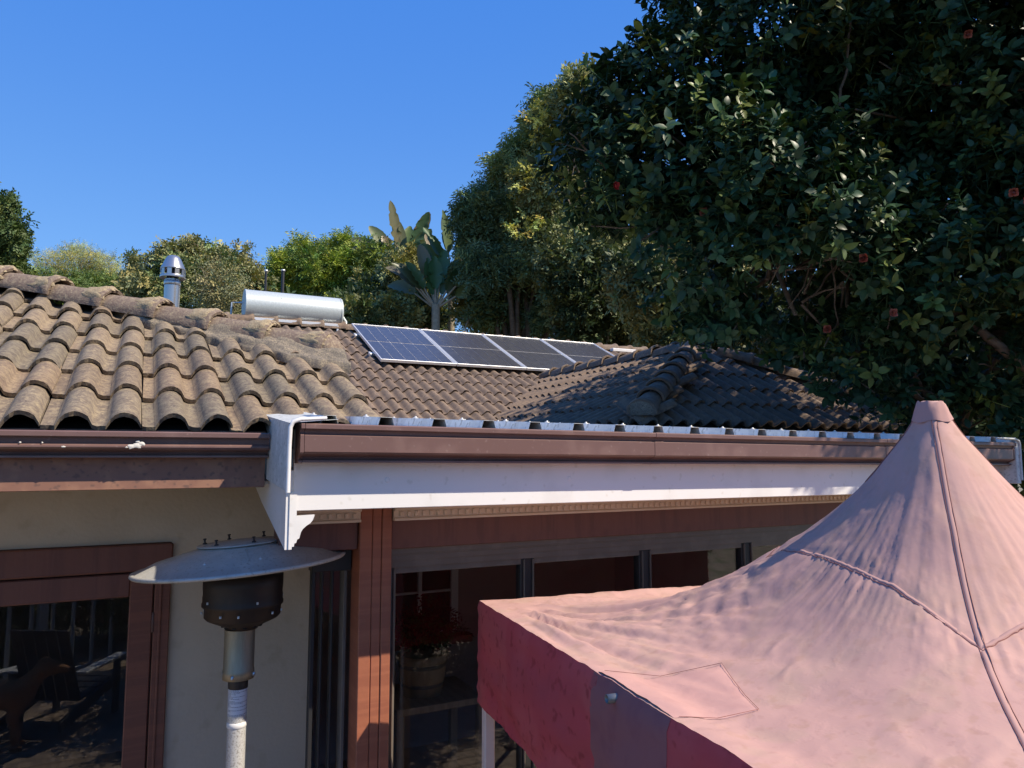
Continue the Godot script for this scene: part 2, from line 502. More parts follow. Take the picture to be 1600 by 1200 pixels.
# half round ridge cap along -z (upper end) to 0 (lower end), with a collar at its lower end
func cap_mesh(length: float, r0: float, sd: int, rough: float, sides := 14) -> ArrayMesh:
	var st := begin()
	var n := noise(sd, 6.0, 3)
	var stations := [[-length, r0 * 0.93], [-length * 0.55, r0 * 0.97], [-length * 0.24, r0 * 1.0], [-length * 0.17, r0 * 1.05], [-length * 0.11, r0 * 1.16], [-length * 0.04, r0 * 1.18], [0.0, r0 * 1.12]]
	var rings := []
	for s in stations:
		var ring := []
		for k in sides + 1:
			var a := lerpf(-0.12, PI + 0.12, k / float(sides))
			var d := Vector3(cos(a), sin(a) * 0.92, 0)
			var rr: float = s[1] + n.get_noise_3d(d.x * 0.4, d.y * 0.4, s[0] * 2.0) * rough
			ring.append(d * rr + Vector3(0, 0, s[0]))
		rings.append(ring)
	for i in rings.size() - 1:
		for k in sides:
			quad(st, rings[i][k], rings[i][k + 1], rings[i + 1][k + 1], rings[i + 1][k], true)
	var lower: Array = rings[rings.size() - 1]
	for k in sides:
		var p: Vector3 = lower[k]
		var q: Vector3 = lower[k + 1]
		var pi := Vector3(p.x * 0.84, p.y * 0.84, p.z - 0.004)
		var qi := Vector3(q.x * 0.84, q.y * 0.84, q.z - 0.004)
		quad(st, p, q, qi, pi)
		var pu: Vector3 = rings[0][k] * Vector3(0.84, 0.84, 1)
		var qu: Vector3 = rings[0][k + 1] * Vector3(0.84, 0.84, 1)
		quad(st, pi, qi, qu, pu)
	return done(st)

# caps from the low end a up to b
func lay_caps(parent: Node, called: String, a: Vector3, b: Vector3, meshes: Array, mats: Array, step := 0.30, lift := 0.0):
	var d := (a - b).normalized()
	var x := Vector3.UP.cross(d).normalized()
	var y := d.cross(x)
	var count := int((a - b).length() / step)
	for k in count:
		var tilt := Basis(x, -0.05)
		var p := a - d * (k * step) + Vector3.UP * lift
		part(parent, called, meshes[k % meshes.size()], mats[k % mats.size()], Transform3D(tilt * Basis(x, y, d), p + y * rng.randf_range(-0.004, 0.004)))

func sheet4(a: Vector3, b: Vector3, c: Vector3, d: Vector3, t: float) -> ArrayMesh:
	var st := begin()
	var n := (b - a).cross(c - a).normalized() * t
	quad(st, a, b, c, d)
	quad(st, d - n, c - n, b - n, a - n)
	quad(st, a - n, b - n, b, a); quad(st, b - n, c - n, c, b); quad(st, c - n, d - n, d, c); quad(st, d - n, a - n, a, d)
	return done(st)

# ---------------------------------------------------------------- left wing of the house
func gutter_outline(zf: float, y1: float, y0: float, zb: float, lip: float, cove: float, face: float) -> PackedVector2Array:
	# counterclockwise in (z, y)
	return PackedVector2Array([
		Vector2(zb, y0), Vector2(zf - 0.042, y0), Vector2(zf - 0.036, y0 + 0.002), Vector2(zf - 0.036, y0 + 0.008), Vector2(zf - 0.05, y0 + 0.011),
		Vector2(zf - 0.045, y0 + 0.02), Vector2(zf - 0.020, y0 + 0.029), Vector2(zf - 0.011, y0 + 0.036), Vector2(zf - 0.011, face - 0.004), Vector2(zf - 0.015, face),
		Vector2(zf - 0.019, face + 0.004), Vector2(zf - 0.017, cove), Vector2(zf - 0.002, cove + 0.002), Vector2(zf, cove + 0.004), Vector2(zf, lip - 0.004), Vector2(zf - 0.004, y1), Vector2(zf - 0.010, y1),
		Vector2(zf - 0.014, y1 - 0.01), Vector2(zf - 0.03, y0 + 0.04), Vector2(zf - 0.055, y0 + 0.025), Vector2(zb, y0 + 0.012)])

func build_left_wing():
	var t := thing("house_wing", "cream walled house wing with lichened double roman tile roof and brown gutter on left", "house", Vector3(-1.2, 0, -3.4))
	var full := []
	var half := []
	for k in 4:
		full.append(tile_mesh(2, 11, 4, 0.0022, 200 + k))
		half.append(tile_mesh(1, 11, 4, 0.0022, 210 + k))
	# front slope, bounded by the verge at the right and the descending ridge line behind
	var ze := -2.85
	var ye := 2.6584
	var th := atan(0.40)
	var xv := 0.91
	var hip_z := func(x: float) -> float: return -3.869 - (0.884 - x) * 0.665
	var keep_front := func(p: Vector3) -> bool: return p.x < xv and p.z > hip_z.call(p.x) - 0.05
	lay_tiles(t, slope_frame(Vector3(-1.766, ye, ze), Vector3.BACK, th), 0, 9, 8, full, half, M.tile, keep_front, 0.005)
	# closed deck below the tiles, the far slope and the verge
	var st := begin()
	var surf := func(x: float, z: float) -> Vector3: return Vector3(x, ye - 0.02 + 0.40 * (ze - z), z)
	var H0: Vector3 = surf.call(0.884, -3.869)
	var H1: Vector3 = surf.call(-2.6, -3.869 - 3.484 * 0.665)
	quad(st, surf.call(-2.6, ze - 0.02), surf.call(0.884, ze - 0.02), H0, H1)
	quad(st, surf.call(0.884, ze - 0.02), Vector3(0.884, 2.5, ze - 0.02), Vector3(0.884, 2.5, -3.869), H0)
	quad(st, H1, H0, H0 + Vector3(0.9, -0.62, -1.35), H1 + Vector3(0.9, -0.62, -1.35))
	tri(st, H0, Vector3(0.884, 2.5, -3.869), H0 + Vector3(0.9, -0.62, -1.35))
	part(t, "roof_deck", done(st), M.underlay)
	# caps along the ridge line, from its low right end up
	var a := Vector3(0.936, ye + 0.40 * 1.004 + 0.035, -3.848)
	var b := a + Vector3(-2.7, 2.7 * 0.266, -2.7 * 0.665)
	var d := (a - b).normalized()
	var ax := Vector3.UP.cross(d).normalized()
	var caps := []
	for k in 3:
		caps.append(cap_mesh(0.37, 0.102, 230 + k, 0.006, 18))
	a -= d * 0.06
	lay_caps(t, "hip_cap", a, b, caps, [M.cap], 0.317)
	# lichen crust on each collar
	for k in 8:
		var s2 := begin()
		var nn := noise(260 + k, 7.0, 3)
		var rings := []
		for j in 9:
			var ring := []
			for i in 25:
				var ang := lerpf(0.1, 3.05, i / 24.0)
				var q := Vector3(cos(ang), sin(ang) * 0.92, 0)
				var zz := -0.150 + 0.0185 * j + nn.get_noise_2d(i * 0.12, 3.0) * 0.05
				var edge := clampf(minf(minf(j, 8 - j) / 2.5, minf(i, 24 - i) / 4.0), 0.0, 1.0)
				var r1 := cap_radius(zz, 0.102) + lerpf(-0.008, 0.010, edge) + nn.get_noise_3d(q.x * 1.2, q.y * 1.2, zz * 4.0) * 0.007
				ring.append(q * r1 + Vector3(0, 0, zz))
			rings.append(ring)
		for j in 8:
			for i in 24:
				quad(s2, rings[j][i], rings[j][i + 1], rings[j + 1][i + 1], rings[j + 1][i], true)
		part(t, "lichen_crust", done(s2), M.lichen, Transform3D(Basis(ax, -0.05) * Basis(ax, d.cross(ax), d), a - d * (k * 0.317)))
	# mortar bedding under the caps; the upper left stretch has fallen out
	var s3 := begin()
	var mn := noise(280, 1.0, 3)
	var prev := []
	var down := Vector3(0, -0.3714, 0.9285)
	var nf := Vector3(0, 0.9285, 0.3714)
	for i in 91:
		var x := lerpf(0.936, -0.177, i / 90.0)
		var base := Vector3(x, ye + 0.40 * (ze - hip_z.call(x)), hip_z.call(x))
		var fade := smoothstep(-0.17, 0.02, x)
		var low := lerpf(0.16, 0.27, smoothstep(0.25, 0.75, x)) + 0.07 * mn.get_noise_2d(x * 5.0, 1.0)
		var row := []
		for j in 13:
			var v := j / 12.0
			var w := 0.05 + (low - 0.05) * v
			var hgt := lerpf(0.085, 0.012 + 0.03 * smoothstep(0.3, 0.8, x), pow(v, 1.2)) + mn.get_noise_2d(x * 3.0, v * 2.0) * 0.020 + mn.get_noise_2d(x * 9.0, v * 5.0) * 0.005
			if j == 12:
				hgt -= 0.035
			row.append(base + down * (w * (0.45 + 0.55 * fade)) + nf * (hgt - (1.0 - fade) * 0.07))
		if i > 0:
			for j in 12:
				quad(s3, row[j], prev[j], prev[j + 1], row[j + 1], true)
		prev = row
	part(t, "mortar_bed", done(s3), M.mortar)
	# rounded mortar end at the low end of the caps
	var s4 := begin()
	for i in 12:
		for j in 18:
			var pts := []
			for c in [[0, 0], [1, 0], [1, 1], [0, 1]]:
				var u: float = (i + c[0]) / 12.0 * PI * 0.5
				var v2: float = lerpf(-0.7, PI + 0.7, (j + c[1]) / 18.0)
				var q := Vector3(cos(v2) * cos(u), sin(v2) * cos(u) * 0.95, sin(u) * 0.75)
				q *= 0.112 + mn.get_noise_3d(q.x * 0.8, q.y * 0.8, q.z * 0.8) * 0.02
				pts.append(Transform3D(Basis(ax, d.cross(ax), d), a - d * 0.02 - Vector3.UP * 0.008) * q)
			quad(s4, pts[0], pts[3], pts[2], pts[1], true)
	part(t, "hip_end", done(s4), M.cap)
	# gutter, brackets and fascia
	var g := begin()
	sweep_x(g, gutter_outline(-2.80, 2.652, 2.562, -2.883, 2.652, 2.630, 2.607), -4.0, 0.436)
	var gut := part(t, "gutter", done(g), M.gutter)
	var br := RandomNumberGenerator.new()
	br.seed = 5
	for q in [[0.003, 2.603, 0.016, 0.009], [-0.014, 2.600, 0.012, 0.008], [0.018, 2.610, 0.011, 0.008], [0.006, 2.617, 0.008, 0.005], [-0.028, 2.598, 0.004, 0.003], [-0.21, 2.599, 0.007, 0.003], [-0.33, 2.612, 0.004, 0.003], [-0.27, 2.612, 0.003, 0.003]]:
		var bd := begin()
		var rim := []
		for k in 16:
			var an := TAU * k / 16.0
			var rr := br.randf_range(0.65, 1.15)
			rim.append(Vector3(q[0] + cos(an) * q[2] * rr, q[1] + sin(an) * q[3] * rr, -2.8112))
		for k in 16:
			tri(bd, rim[k], rim[(k + 1) % 16], Vector3(q[0], q[1], -2.8075), true)
		part(gut, "bird_dropping", done(bd), M.dropping)
	part(t, "fascia_board", boxm(Vector3(-4.0, 2.453, -2.91), Vector3(0.434, 2.66, -2.885), 0.002), M.fascia)
	part(t, "soffit", boxm(Vector3(-4.0, 2.462, -3.81), Vector3(0.70, 2.475, -2.911)), M.cream)
	# walls round the door opening
	part(t, "wall", boxm(Vector3(0.1676, 0.0, -4.02), Vector3(0.815, 2.46, -3.8)), M.wall)
	part(t, "wall", boxm(Vector3(-1.3971, 2.1732, -4.02), Vector3(0.1676, 2.46, -3.8)), M.wall)
	part(t, "wall", boxm(Vector3(-4.0, 0.0, -4.02), Vector3(-1.3971, 2.46, -3.8)), M.wall)
	part(t, "wall", boxm(Vector3(-4.0, 0.0, -7.6), Vector3(-3.85, 2.46, -4.02)), M.inner)
	part(t, "wall", boxm(Vector3(-3.85, 0.0, -7.6), Vector3(0.7, 2.46, -7.45)), M.inner)
	part(t, "wall", boxm(Vector3(0.55, 0.0, -7.45), Vector3(0.7, 2.46, -4.02)), M.inner)
	part(t, "ceiling", boxm(Vector3(-3.9, 2.475, -7.5), Vector3(0.86, 2.50, -2.92)), M.inner)
	part(t, "room_floor", boxm(Vector3(-3.85, 0.0, -7.45), Vector3(0.55, 0.03, -4.02)), M.pale_wood)
	# door
	var door := part(t, "door", boxm(Vector3(-1.3971, 2.0503, -3.86), Vector3(0.1744, 2.1699, -3.772), 0.006), M.wood, Transform3D.IDENTITY, "maroon stained timber glazed door under the left eaves")
	part(door, "jamb", boxm(Vector3(0.1051, 0.0, -3.86), Vector3(0.171, 2.0481, -3.776), 0.004), M.wood_up)
	part(door, "jamb", boxm(Vector3(-1.3971, 0.0, -3.86), Vector3(-1.33, 2.0481, -3.776), 0.004), M.wood_up)
	part(door, "stile", boxm(Vector3(0.0045, 0.0, -3.83), Vector3(0.1006, 2.0425, -3.785), 0.005), M.wood_up)
	part(door, "bead", boxm(Vector3(0.1252, 0.0, -3.78), Vector3(0.1364, 2.0469, -3.77), 0.003), M.wood_up)
	part(door, "stile", boxm(Vector3(-1.3255, 0.0, -3.83), Vector3(-1.2294, 2.0425, -3.785), 0.005), M.wood_up)
	part(door, "rail", boxm(Vector3(-1.2294, 1.9385, -3.828), Vector3(0.0045, 2.0425, -3.787), 0.005), M.wood)
	part(door, "rail", boxm(Vector3(-1.2294, 0.0, -3.828), Vector3(0.0045, 0.22, -3.787), 0.005), M.wood)
	part(door, "pane", boxm(Vector3(-1.2294, 0.22, -3.811), Vector3(0.0045, 1.9385, -3.806)), M.glass)
	for y in [1.82, 1.0, 0.3]:
		var hs := begin()
		lathe(hs, Vector3(0.103, y - 0.045, -3.779), [Vector2(0.0, 0), Vector2(0.006, 0.002), Vector2(0.006, 0.088), Vector2(0.0, 0.09)], 8)
		part(door, "hinge", done(hs), M.brown)

# ---------------------------------------------------------------- glazed sunroom with a white sheet roof
func build_sunroom():
	var t := thing("sunroom", "glazed sunroom with white ribbed sheet roof, white fascia and maroon timber post", "sunroom", Vector3(2.5, 0, -3.0))
	var tl := tan(deg_to_rad(2.95))
	var y0 := 2.673
	var fall := 0.008
	# ribbed roof sheets, each 0.784 wide
	var p := 0.196
	var x := 0.475
	var zf := -2.468
	var zb := -4.45
	for s in 6:
		var st := begin()
		var prof := []
		for k in 4:
			var xr := x + k * p
			if xr > 4.40:
				break
			prof.append_array([Vector2(xr, 0), Vector2(xr + 0.098 - 0.030, 0), Vector2(xr + 0.098 - 0.021, 0.032), Vector2(xr + 0.098 + 0.021, 0.032), Vector2(xr + 0.098 + 0.030, 0)])
		prof.append(Vector2(minf(x + 4 * p, 4.50), 0))
		for i in prof.size() - 1:
			var a: Vector2 = prof[i]
			var b: Vector2 = prof[i + 1]
			var ya := y0 + a.y - fall * (a.x - 0.5)
			var yb := y0 + b.y - fall * (b.x - 0.5)
			var r := tl * (zf - zb)
			quad(st, Vector3(a.x, ya, zf), Vector3(b.x, yb, zf), Vector3(b.x, yb + r, zb), Vector3(a.x, ya + r, zb))
			quad(st, Vector3(b.x, yb - 0.0012, zf), Vector3(a.x, ya - 0.0012, zf), Vector3(a.x, ya + r - 0.0012, zb), Vector3(b.x, yb + r - 0.0012, zb))
			quad(st, Vector3(a.x, ya - 0.0012, zf), Vector3(b.x, yb - 0.0012, zf), Vector3(b.x, yb, zf), Vector3(a.x, ya, zf))
		var sh := part(t, "roof_sheet", done(st), M.sheet)
		for k in 4:
			var xs := x + k * p + 0.098
			if xs > 4.45:
				break
			for zz in [-2.72, -3.6]:
				var sc := begin()
				lathe(sc, Vector3(xs, y0 + 0.032 - fall * (xs - 0.5) + tl * (zf - zz), zz), [Vector2(0.013, 0), Vector2(0.011, 0.003), Vector2(0.005, 0.004), Vector2(0.0045, 0.008), Vector2(0, 0.0095)], 8)
				part(sh, "roof_screw", done(sc), M.screw)
		x += 4 * p
	# gutter and fascia
	var g := begin()
	sweep_x(g, gutter_outline(-2.45, 2.676, 2.547, -2.553, 2.676, 2.655, 2.640), 0.492, 4.47, 0.032)
	part(t, "gutter", done(g), M.gutter)
	for gx in [1.92, 3.37]:
		var gj := begin()
		slab_end(gj, gutter_outline(-2.4485, 2.6768 - fall * (gx - 0.5), 2.5458 - fall * (gx - 0.5), -2.5515, 2.6768 - fall * (gx - 0.5), 2.6548 - fall * (gx - 0.5), 2.6408 - fall * (gx - 0.5)), gx, gx + 0.045)
		part(t, "gutter_joint", done(gj), M.gutter)
	var stop := begin()
	slab_end(stop, gutter_outline(-2.448, 2.676, 2.545, -2.551, 2.676, 2.655, 2.640), 0.478, 0.490)
	part(t, "gutter_end", done(stop), M.gutter)
	stop = begin()
	slab_end(stop, gutter_outline(-2.448, 2.644, 2.513, -2.551, 2.644, 2.623, 2.608), 4.474, 4.484)
	part(t, "gutter_end", done(stop), M.gutter)
	var f := begin()
	sweep_x(f, PackedVector2Array([Vector2(-2.58, 2.385), Vector2(-2.557, 2.385), Vector2(-2.555, 2.387), Vector2(-2.555, 2.66), Vector2(-2.58, 2.66)]), 0.478, 4.52, 0.014)
	var fb := part(t, "fascia_board", done(f), M.white)
	for k in 6:
		var xs := 0.804 + k * 0.757
		var yy := 2.484 - 0.008 * (xs - 0.8)
		var rp := begin()
		lathe(rp, Vector3(xs, yy, -2.5555), [Vector2(0.0105, 0), Vector2(0.0095, 0.0016), Vector2(0.004, 0.0006), Vector2(0, 0.0002)], 14, Basis(Vector3.RIGHT, PI * 0.5))
		part(fb, "screw_plug", done(rp), M.white)
	# white capping and barge board at the left end
	var fl := begin()
	# folded flashing: side sheet with a lit front edge
	quad(fl, Vector3(0.440, 2.492, -3.02), Vector3(0.440, 2.452, -2.452), Vector3(0.440, 2.676, -2.452), Vector3(0.440, 2.73, -3.02))
	quad(fl, Vector3(0.443, 2.452, -2.452), Vector3(0.443, 2.492, -3.02), Vector3(0.443, 2.73, -3.02), Vector3(0.443, 2.676, -2.452))
	quad(fl, Vector3(0.440, 2.676, -2.452), Vector3(0.60, 2.690, -2.452), Vector3(0.60, 2.745, -3.02), Vector3(0.440, 2.73, -3.02))
	part(t, "flashing", done(fl), M.flash)
	var ed := begin()
	tube(ed, [Vector3(0.441, 2.452, -2.449), Vector3(0.441, 2.60, -2.449), Vector3(0.443, 2.662, -2.449), Vector3(0.452, 2.680, -2.449), Vector3(0.475, 2.688, -2.449), Vector3(0.56, 2.694, -2.452)], [0.0075, 0.0075, 0.0075, 0.0075, 0.007, 0.006], 8)
	part(t, "flashing_edge", done(ed), M.white)
	var bb := begin()
	var oz := PackedVector2Array([Vector2(-2.558, 2.258), Vector2(-2.558, 2.52), Vector2(-3.3, 2.60), Vector2(-3.3, 2.45), Vector2(-3.08, 2.385)])
	for i in oz.size():
		var q0 := oz[i]
		var q1 := oz[(i + 1) % oz.size()]
		quad(bb, Vector3(0.455, q0.y, q0.x), Vector3(0.478, q0.y, q0.x), Vector3(0.478, q1.y, q1.x), Vector3(0.455, q1.y, q1.x))
	var ids := Geometry2D.triangulate_polygon(oz)
	for i in range(0, ids.size(), 3):
		var a := oz[ids[i]]
		var b := oz[ids[i + 1]]
		var c := oz[ids[i + 2]]
		if (b - a).cross(c - a) < 0:
			var sw := b
			b = c
			c = sw
		tri(bb, Vector3(0.455, a.y, a.x), Vector3(0.455, b.y, b.x), Vector3(0.455, c.y, c.x))
		tri(bb, Vector3(0.478, a.y, a.x), Vector3(0.478, c.y, c.x), Vector3(0.478, b.y, b.x))
	part(t, "barge_board", done(bb), M.white)
	# shaped bracket under the left end of the fascia
	var bk := begin()
	slab_z(bk, PackedVector2Array([Vector2(0.4667, 2.2582), Vector2(0.4766, 2.2592), Vector2(0.4775, 2.2671), Vector2(0.4845, 2.2681), Vector2(0.4854, 2.2779), Vector2(0.4914, 2.2799), Vector2(0.4943, 2.2908), Vector2(0.5012, 2.2937), Vector2(0.5032, 2.3026), Vector2(0.5062, 2.3145), Vector2(0.5121, 2.3243), Vector2(0.5229, 2.3342), Vector2(0.5358, 2.3421), Vector2(0.5437, 2.3519), Vector2(0.5486, 2.3638), Vector2(0.5506, 2.3707), Vector2(0.4904, 2.3687), Vector2(0.4904, 2.4457), Vector2(0.4667, 2.4457)]), -2.60, -2.553)
	part(t, "bracket", done(bk), M.white)
	# right end capping
	part(t, "barge_board", boxm(Vector3(4.488, 2.41, -3.3), Vector3(4.512, 2.625, -2.47), 0.002), M.white)
	var er := begin()
	tube(er, [Vector3(4.30, 2.668, -2.452), Vector3(4.48, 2.664, -2.452), Vector3(4.512, 2.655, -2.452), Vector3(4.522, 2.635, -2.452), Vector3(4.522, 2.43, -2.452)], [0.006, 0.006, 0.006, 0.006, 0.006], 8)
	part(t, "flashing_edge", done(er), M.flash)
	part(t, "flashing", boxm(Vector3(4.486, 2.41, -2.60), Vector3(4.522, 2.655, -2.456), 0.003), M.flash)
	# ceiling under the eaves, cornice with dentils, beams
	part(t, "soffit", boxm(Vector3(0.475, 2.392, -3.06), Vector3(4.5, 2.402, -2.582)), M.cream)
	var co := begin()
	sweep_x(co, PackedVector2Array([Vector2(-2.97, 2.305), Vector2(-2.925, 2.305), Vector2(-2.925, 2.314), Vector2(-2.935, 2.318), Vector2(-2.935, 2.345), Vector2(-2.92, 2.350), Vector2(-2.92, 2.391), Vector2(-2.97, 2.391)]), 0.955, 4.4)
	var cor := part(t, "cornice", done(co), M.cream)
	co = begin()
	sweep_x(co, PackedVector2Array([Vector2(-2.97, 2.305), Vector2(-2.925, 2.305), Vector2(-2.925, 2.314), Vector2(-2.935, 2.318), Vector2(-2.935, 2.345), Vector2(-2.92, 2.350), Vector2(-2.92, 2.391), Vector2(-2.97, 2.391)]), 0.50, 0.815)
	var cor2 := part(t, "cornice", done(co), M.cream)
	var dm := boxm(Vector3(-0.008, -0.010, -0.002), Vector3(0.008, 0.010, 0.007), 0.002)
	for k in 104:
		part(cor, "dentil", dm, M.cream, Transform3D(Basis(), Vector3(0.985 + k * 0.0325, 2.3315, -2.934)))
	for k in 9:
		part(cor2, "dentil", dm, M.cream, Transform3D(Basis(), Vector3(0.53 + k * 0.0325, 2.3315, -2.934)))
	part(t, "beam", boxm(Vector3(0.955, 2.186, -3.08), Vector3(4.45, 2.3915, -2.97), 0.003), M.wood)
	part(t, "beam", boxm(Vector3(0.505, 2.194, -3.08), Vector3(0.815, 2.3915, -2.97), 0.003), M.wood)
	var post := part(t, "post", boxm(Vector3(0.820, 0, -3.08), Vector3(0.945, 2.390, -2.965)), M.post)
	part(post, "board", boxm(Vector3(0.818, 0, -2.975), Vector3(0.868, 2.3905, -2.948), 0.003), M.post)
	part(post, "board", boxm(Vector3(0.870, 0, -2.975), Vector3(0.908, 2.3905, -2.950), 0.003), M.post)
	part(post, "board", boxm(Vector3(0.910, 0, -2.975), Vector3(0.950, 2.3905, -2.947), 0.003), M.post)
	# sidelight left of the post
	var sd := part(t, "sidelight", boxm(Vector3(0.655, 2.10, -3.13), Vector3(0.816, 2.19, -3.06), 0.003), M.dark, Transform3D.IDENTITY, "narrow dark glazed sidelight between cream wall and post")
	for xx in [[0.660, 0.676], [0.700, 0.708], [0.742, 0.750]]:
		part(sd, "stile", boxm(Vector3(xx[0], 0.0, -3.125), Vector3(xx[1], 2.10, -3.085), 0.002), M.dark)
	part(sd, "stile", boxm(Vector3(0.786, 0.0, -3.13), Vector3(0.800, 2.10, -3.065), 0.002), M.bronze)
	part(sd, "pane", boxm(Vector3(0.662, 0.0, -3.108), Vector3(0.79, 2.10, -3.103)), M.glass)
	# sliding doors
	var tr := begin()
	sweep_x(tr, PackedVector2Array([Vector2(-3.12, 2.100), Vector2(-3.035, 2.100), Vector2(-3.035, 2.128), Vector2(-3.022, 2.130), Vector2(-3.022, 2.152), Vector2(-3.012, 2.154), Vector2(-3.012, 2.160), Vector2(-3.002, 2.162), Vector2(-3.002, 2.184), Vector2(-3.12, 2.184)]), 0.955, 4.45)
	var dr := part(t, "sliding_door", done(tr), M.bronze, Transform3D.IDENTITY, "bronze aluminium sliding doors behind the pink gazebo")
	for xx in [[0.958, 1.004, 2.1], [1.598, 1.672, 2.1], [2.268, 2.345, 2.1], [2.95, 3.03, 2.1], [3.65, 3.73, 2.1], [4.37, 4.44, 2.1]]:
		var sx := begin()
		box(sx, Vector3((xx[0] + xx[1]) * 0.5, 1.05, -3.075), Vector3(xx[1] - xx[0], 2.1, 0.05), 0.004)
		part(dr, "stile", done(sx), M.bronze if xx[0] < 1.0 else M.dark)
		var lines := begin()
		box(lines, Vector3(xx[0] + 0.016, 1.05, -3.046), Vector3(0.006, 2.09, 0.012), 0.002)
		box(lines, Vector3(xx[1] - 0.012, 1.05, -3.046), Vector3(0.006, 2.09, 0.012), 0.002)
		part(dr, "stile_fin", done(lines), M.bronze)
	part(dr, "rail", boxm(Vector3(1.0, 2.072, -3.10), Vector3(4.37, 2.100, -3.052), 0.002), M.bronze)
	part(dr, "rail", boxm(Vector3(1.0, 0.0, -3.10), Vector3(4.37, 0.07, -3.052), 0.002), M.bronze)
	var edges := [1.004, 1.598, 1.672, 2.268, 2.345, 2.95, 3.03, 3.65, 3.73, 4.37]
	for k in 5:
		part(dr, "pane", boxm(Vector3(edges[k * 2], 0.07, -3.079), Vector3(edges[k * 2 + 1], 2.072, -3.074)), M.glass)
	# closed room behind
	part(t, "room_floor", boxm(Vector3(0.70, 0.0, -6.4), Vector3(4.6, 0.02, -3.12)), M.pale_wood)
	part(t, "ceiling", boxm(Vector3(0.70, 2.405, -6.4), Vector3(4.5, 2.44, -2.98)), M.inner)
	part(t, "wall", boxm(Vector3(4.45, 0, -6.55), Vector3(4.6, 2.40, -2.97)), M.inner)
	var bw := part(t, "wall", boxm(Vector3(0.70, 0, -6.55), Vector3(4.45, 2.38, -6.4)), M.inner)
	# cottage window in the back wall of the room
	var wf := begin()
	for q in [[1.98, 2.05, 0.98, 1.72], [2.30, 2.34, 0.98, 1.72], [2.62, 2.69, 0.98, 1.72]]:
		box(wf, Vector3((q[0] + q[1]) * 0.5, (q[2] + q[3]) * 0.5, -6.38), Vector3(q[1] - q[0], q[3] - q[2], 0.04), 0.005)
	for y in [0.99, 1.35, 1.71]:
		box(wf, Vector3(2.335, y, -6.382), Vector3(0.70, 0.04 if y != 1.35 else 0.02, 0.034), 0.005)
	part(bw, "window_frame", done(wf), M.white_in)
	part(bw, "window_pane", boxm(Vector3(2.0, 0.98, -6.397), Vector3(2.68, 1.72, -6.392)), M.black)
	part(bw, "window_sill", boxm(Vector3(1.9, 0.89, -6.40), Vector3(2.80, 0.96, -6.28), 0.005), M.red_sill)

func slab_end(st: SurfaceTool, out: PackedVector2Array, x0: float, x1: float):
	var top := PackedVector2Array()
	for i in 17:
		top.append(out[i])
	top.append(Vector2(out[0].x, out[16].y))
	sweep_x(st, top, x0, x1)

# ---------------------------------------------------------------- roofs behind
func build_main_house():
	var t := thing("main_house", "main house roof of brown double roman tiles rising behind the white sheet roof", "house", Vector3(5.0, 0, -10.9))
	var full := []
	var half := []
	for k in 3:
		full.append(tile_mesh(2, 6, 1, 0.002, 300 + k))
		half.append(tile_mesh(1, 6, 1, 0.002, 310 + k))
	var eave := Vector3(0.95, 2.88, -7.32)
	var keep2 := func(p: Vector3) -> bool:
		if p.y > 3.66:
			return p.x < 8.0 + (p.z + 10.62) * 1.24
		return p.x < 5.1 - (3.66 - p.y) / 0.47 + 0.2
	lay_tiles(t, slope_frame(eave, Vector3.BACK, THETA), 0, 25, 10, full, half, M.tile_far, keep2, 0.005)
	part(t, "roof_deck", sheet4(Vector3(-3.5, 2.86, -7.34), Vector3(8.4, 2.86, -7.34), Vector3(8.4, 4.395, -10.60), Vector3(-3.5, 4.395, -10.60), 0.05), M.underlay)
	part(t, "roof_deck", sheet4(Vector3(8.4, 2.86, -13.9), Vector3(-3.5, 2.86, -13.9), Vector3(-3.5, 4.395, -10.62), Vector3(8.4, 4.395, -10.62), 0.05), M.tile_far[0])
	var caps := []
	for k in 3:
		caps.append(cap_mesh(0.36, 0.10, 330 + k, 0.008, 10))
	lay_caps(t, "ridge_cap", Vector3(8.1, 4.425, -10.62), Vector3(0.3, 4.425, -10.62), caps, [M.cap, M.tile_far[0]], 0.32)
	lay_caps(t, "hip_cap", Vector3(9.4, 3.76, -9.5), Vector3(8.0, 4.43, -10.62), caps, [M.cap, M.tile_far[1]], 0.32)
	part(t, "ridge_flashing", boxm(Vector3(7.25, 4.36, -10.50), Vector3(7.95, 4.42, -10.40), 0.01), M.white)
	part(t, "fascia_board", boxm(Vector3(-3.5, 2.70, -7.42), Vector3(4.0, 2.86, -7.38)), M.brown)
	part(t, "wall", boxm(Vector3(-3.4, 0, -13.5), Vector3(8.3, 2.86, -7.75)), M.wall)

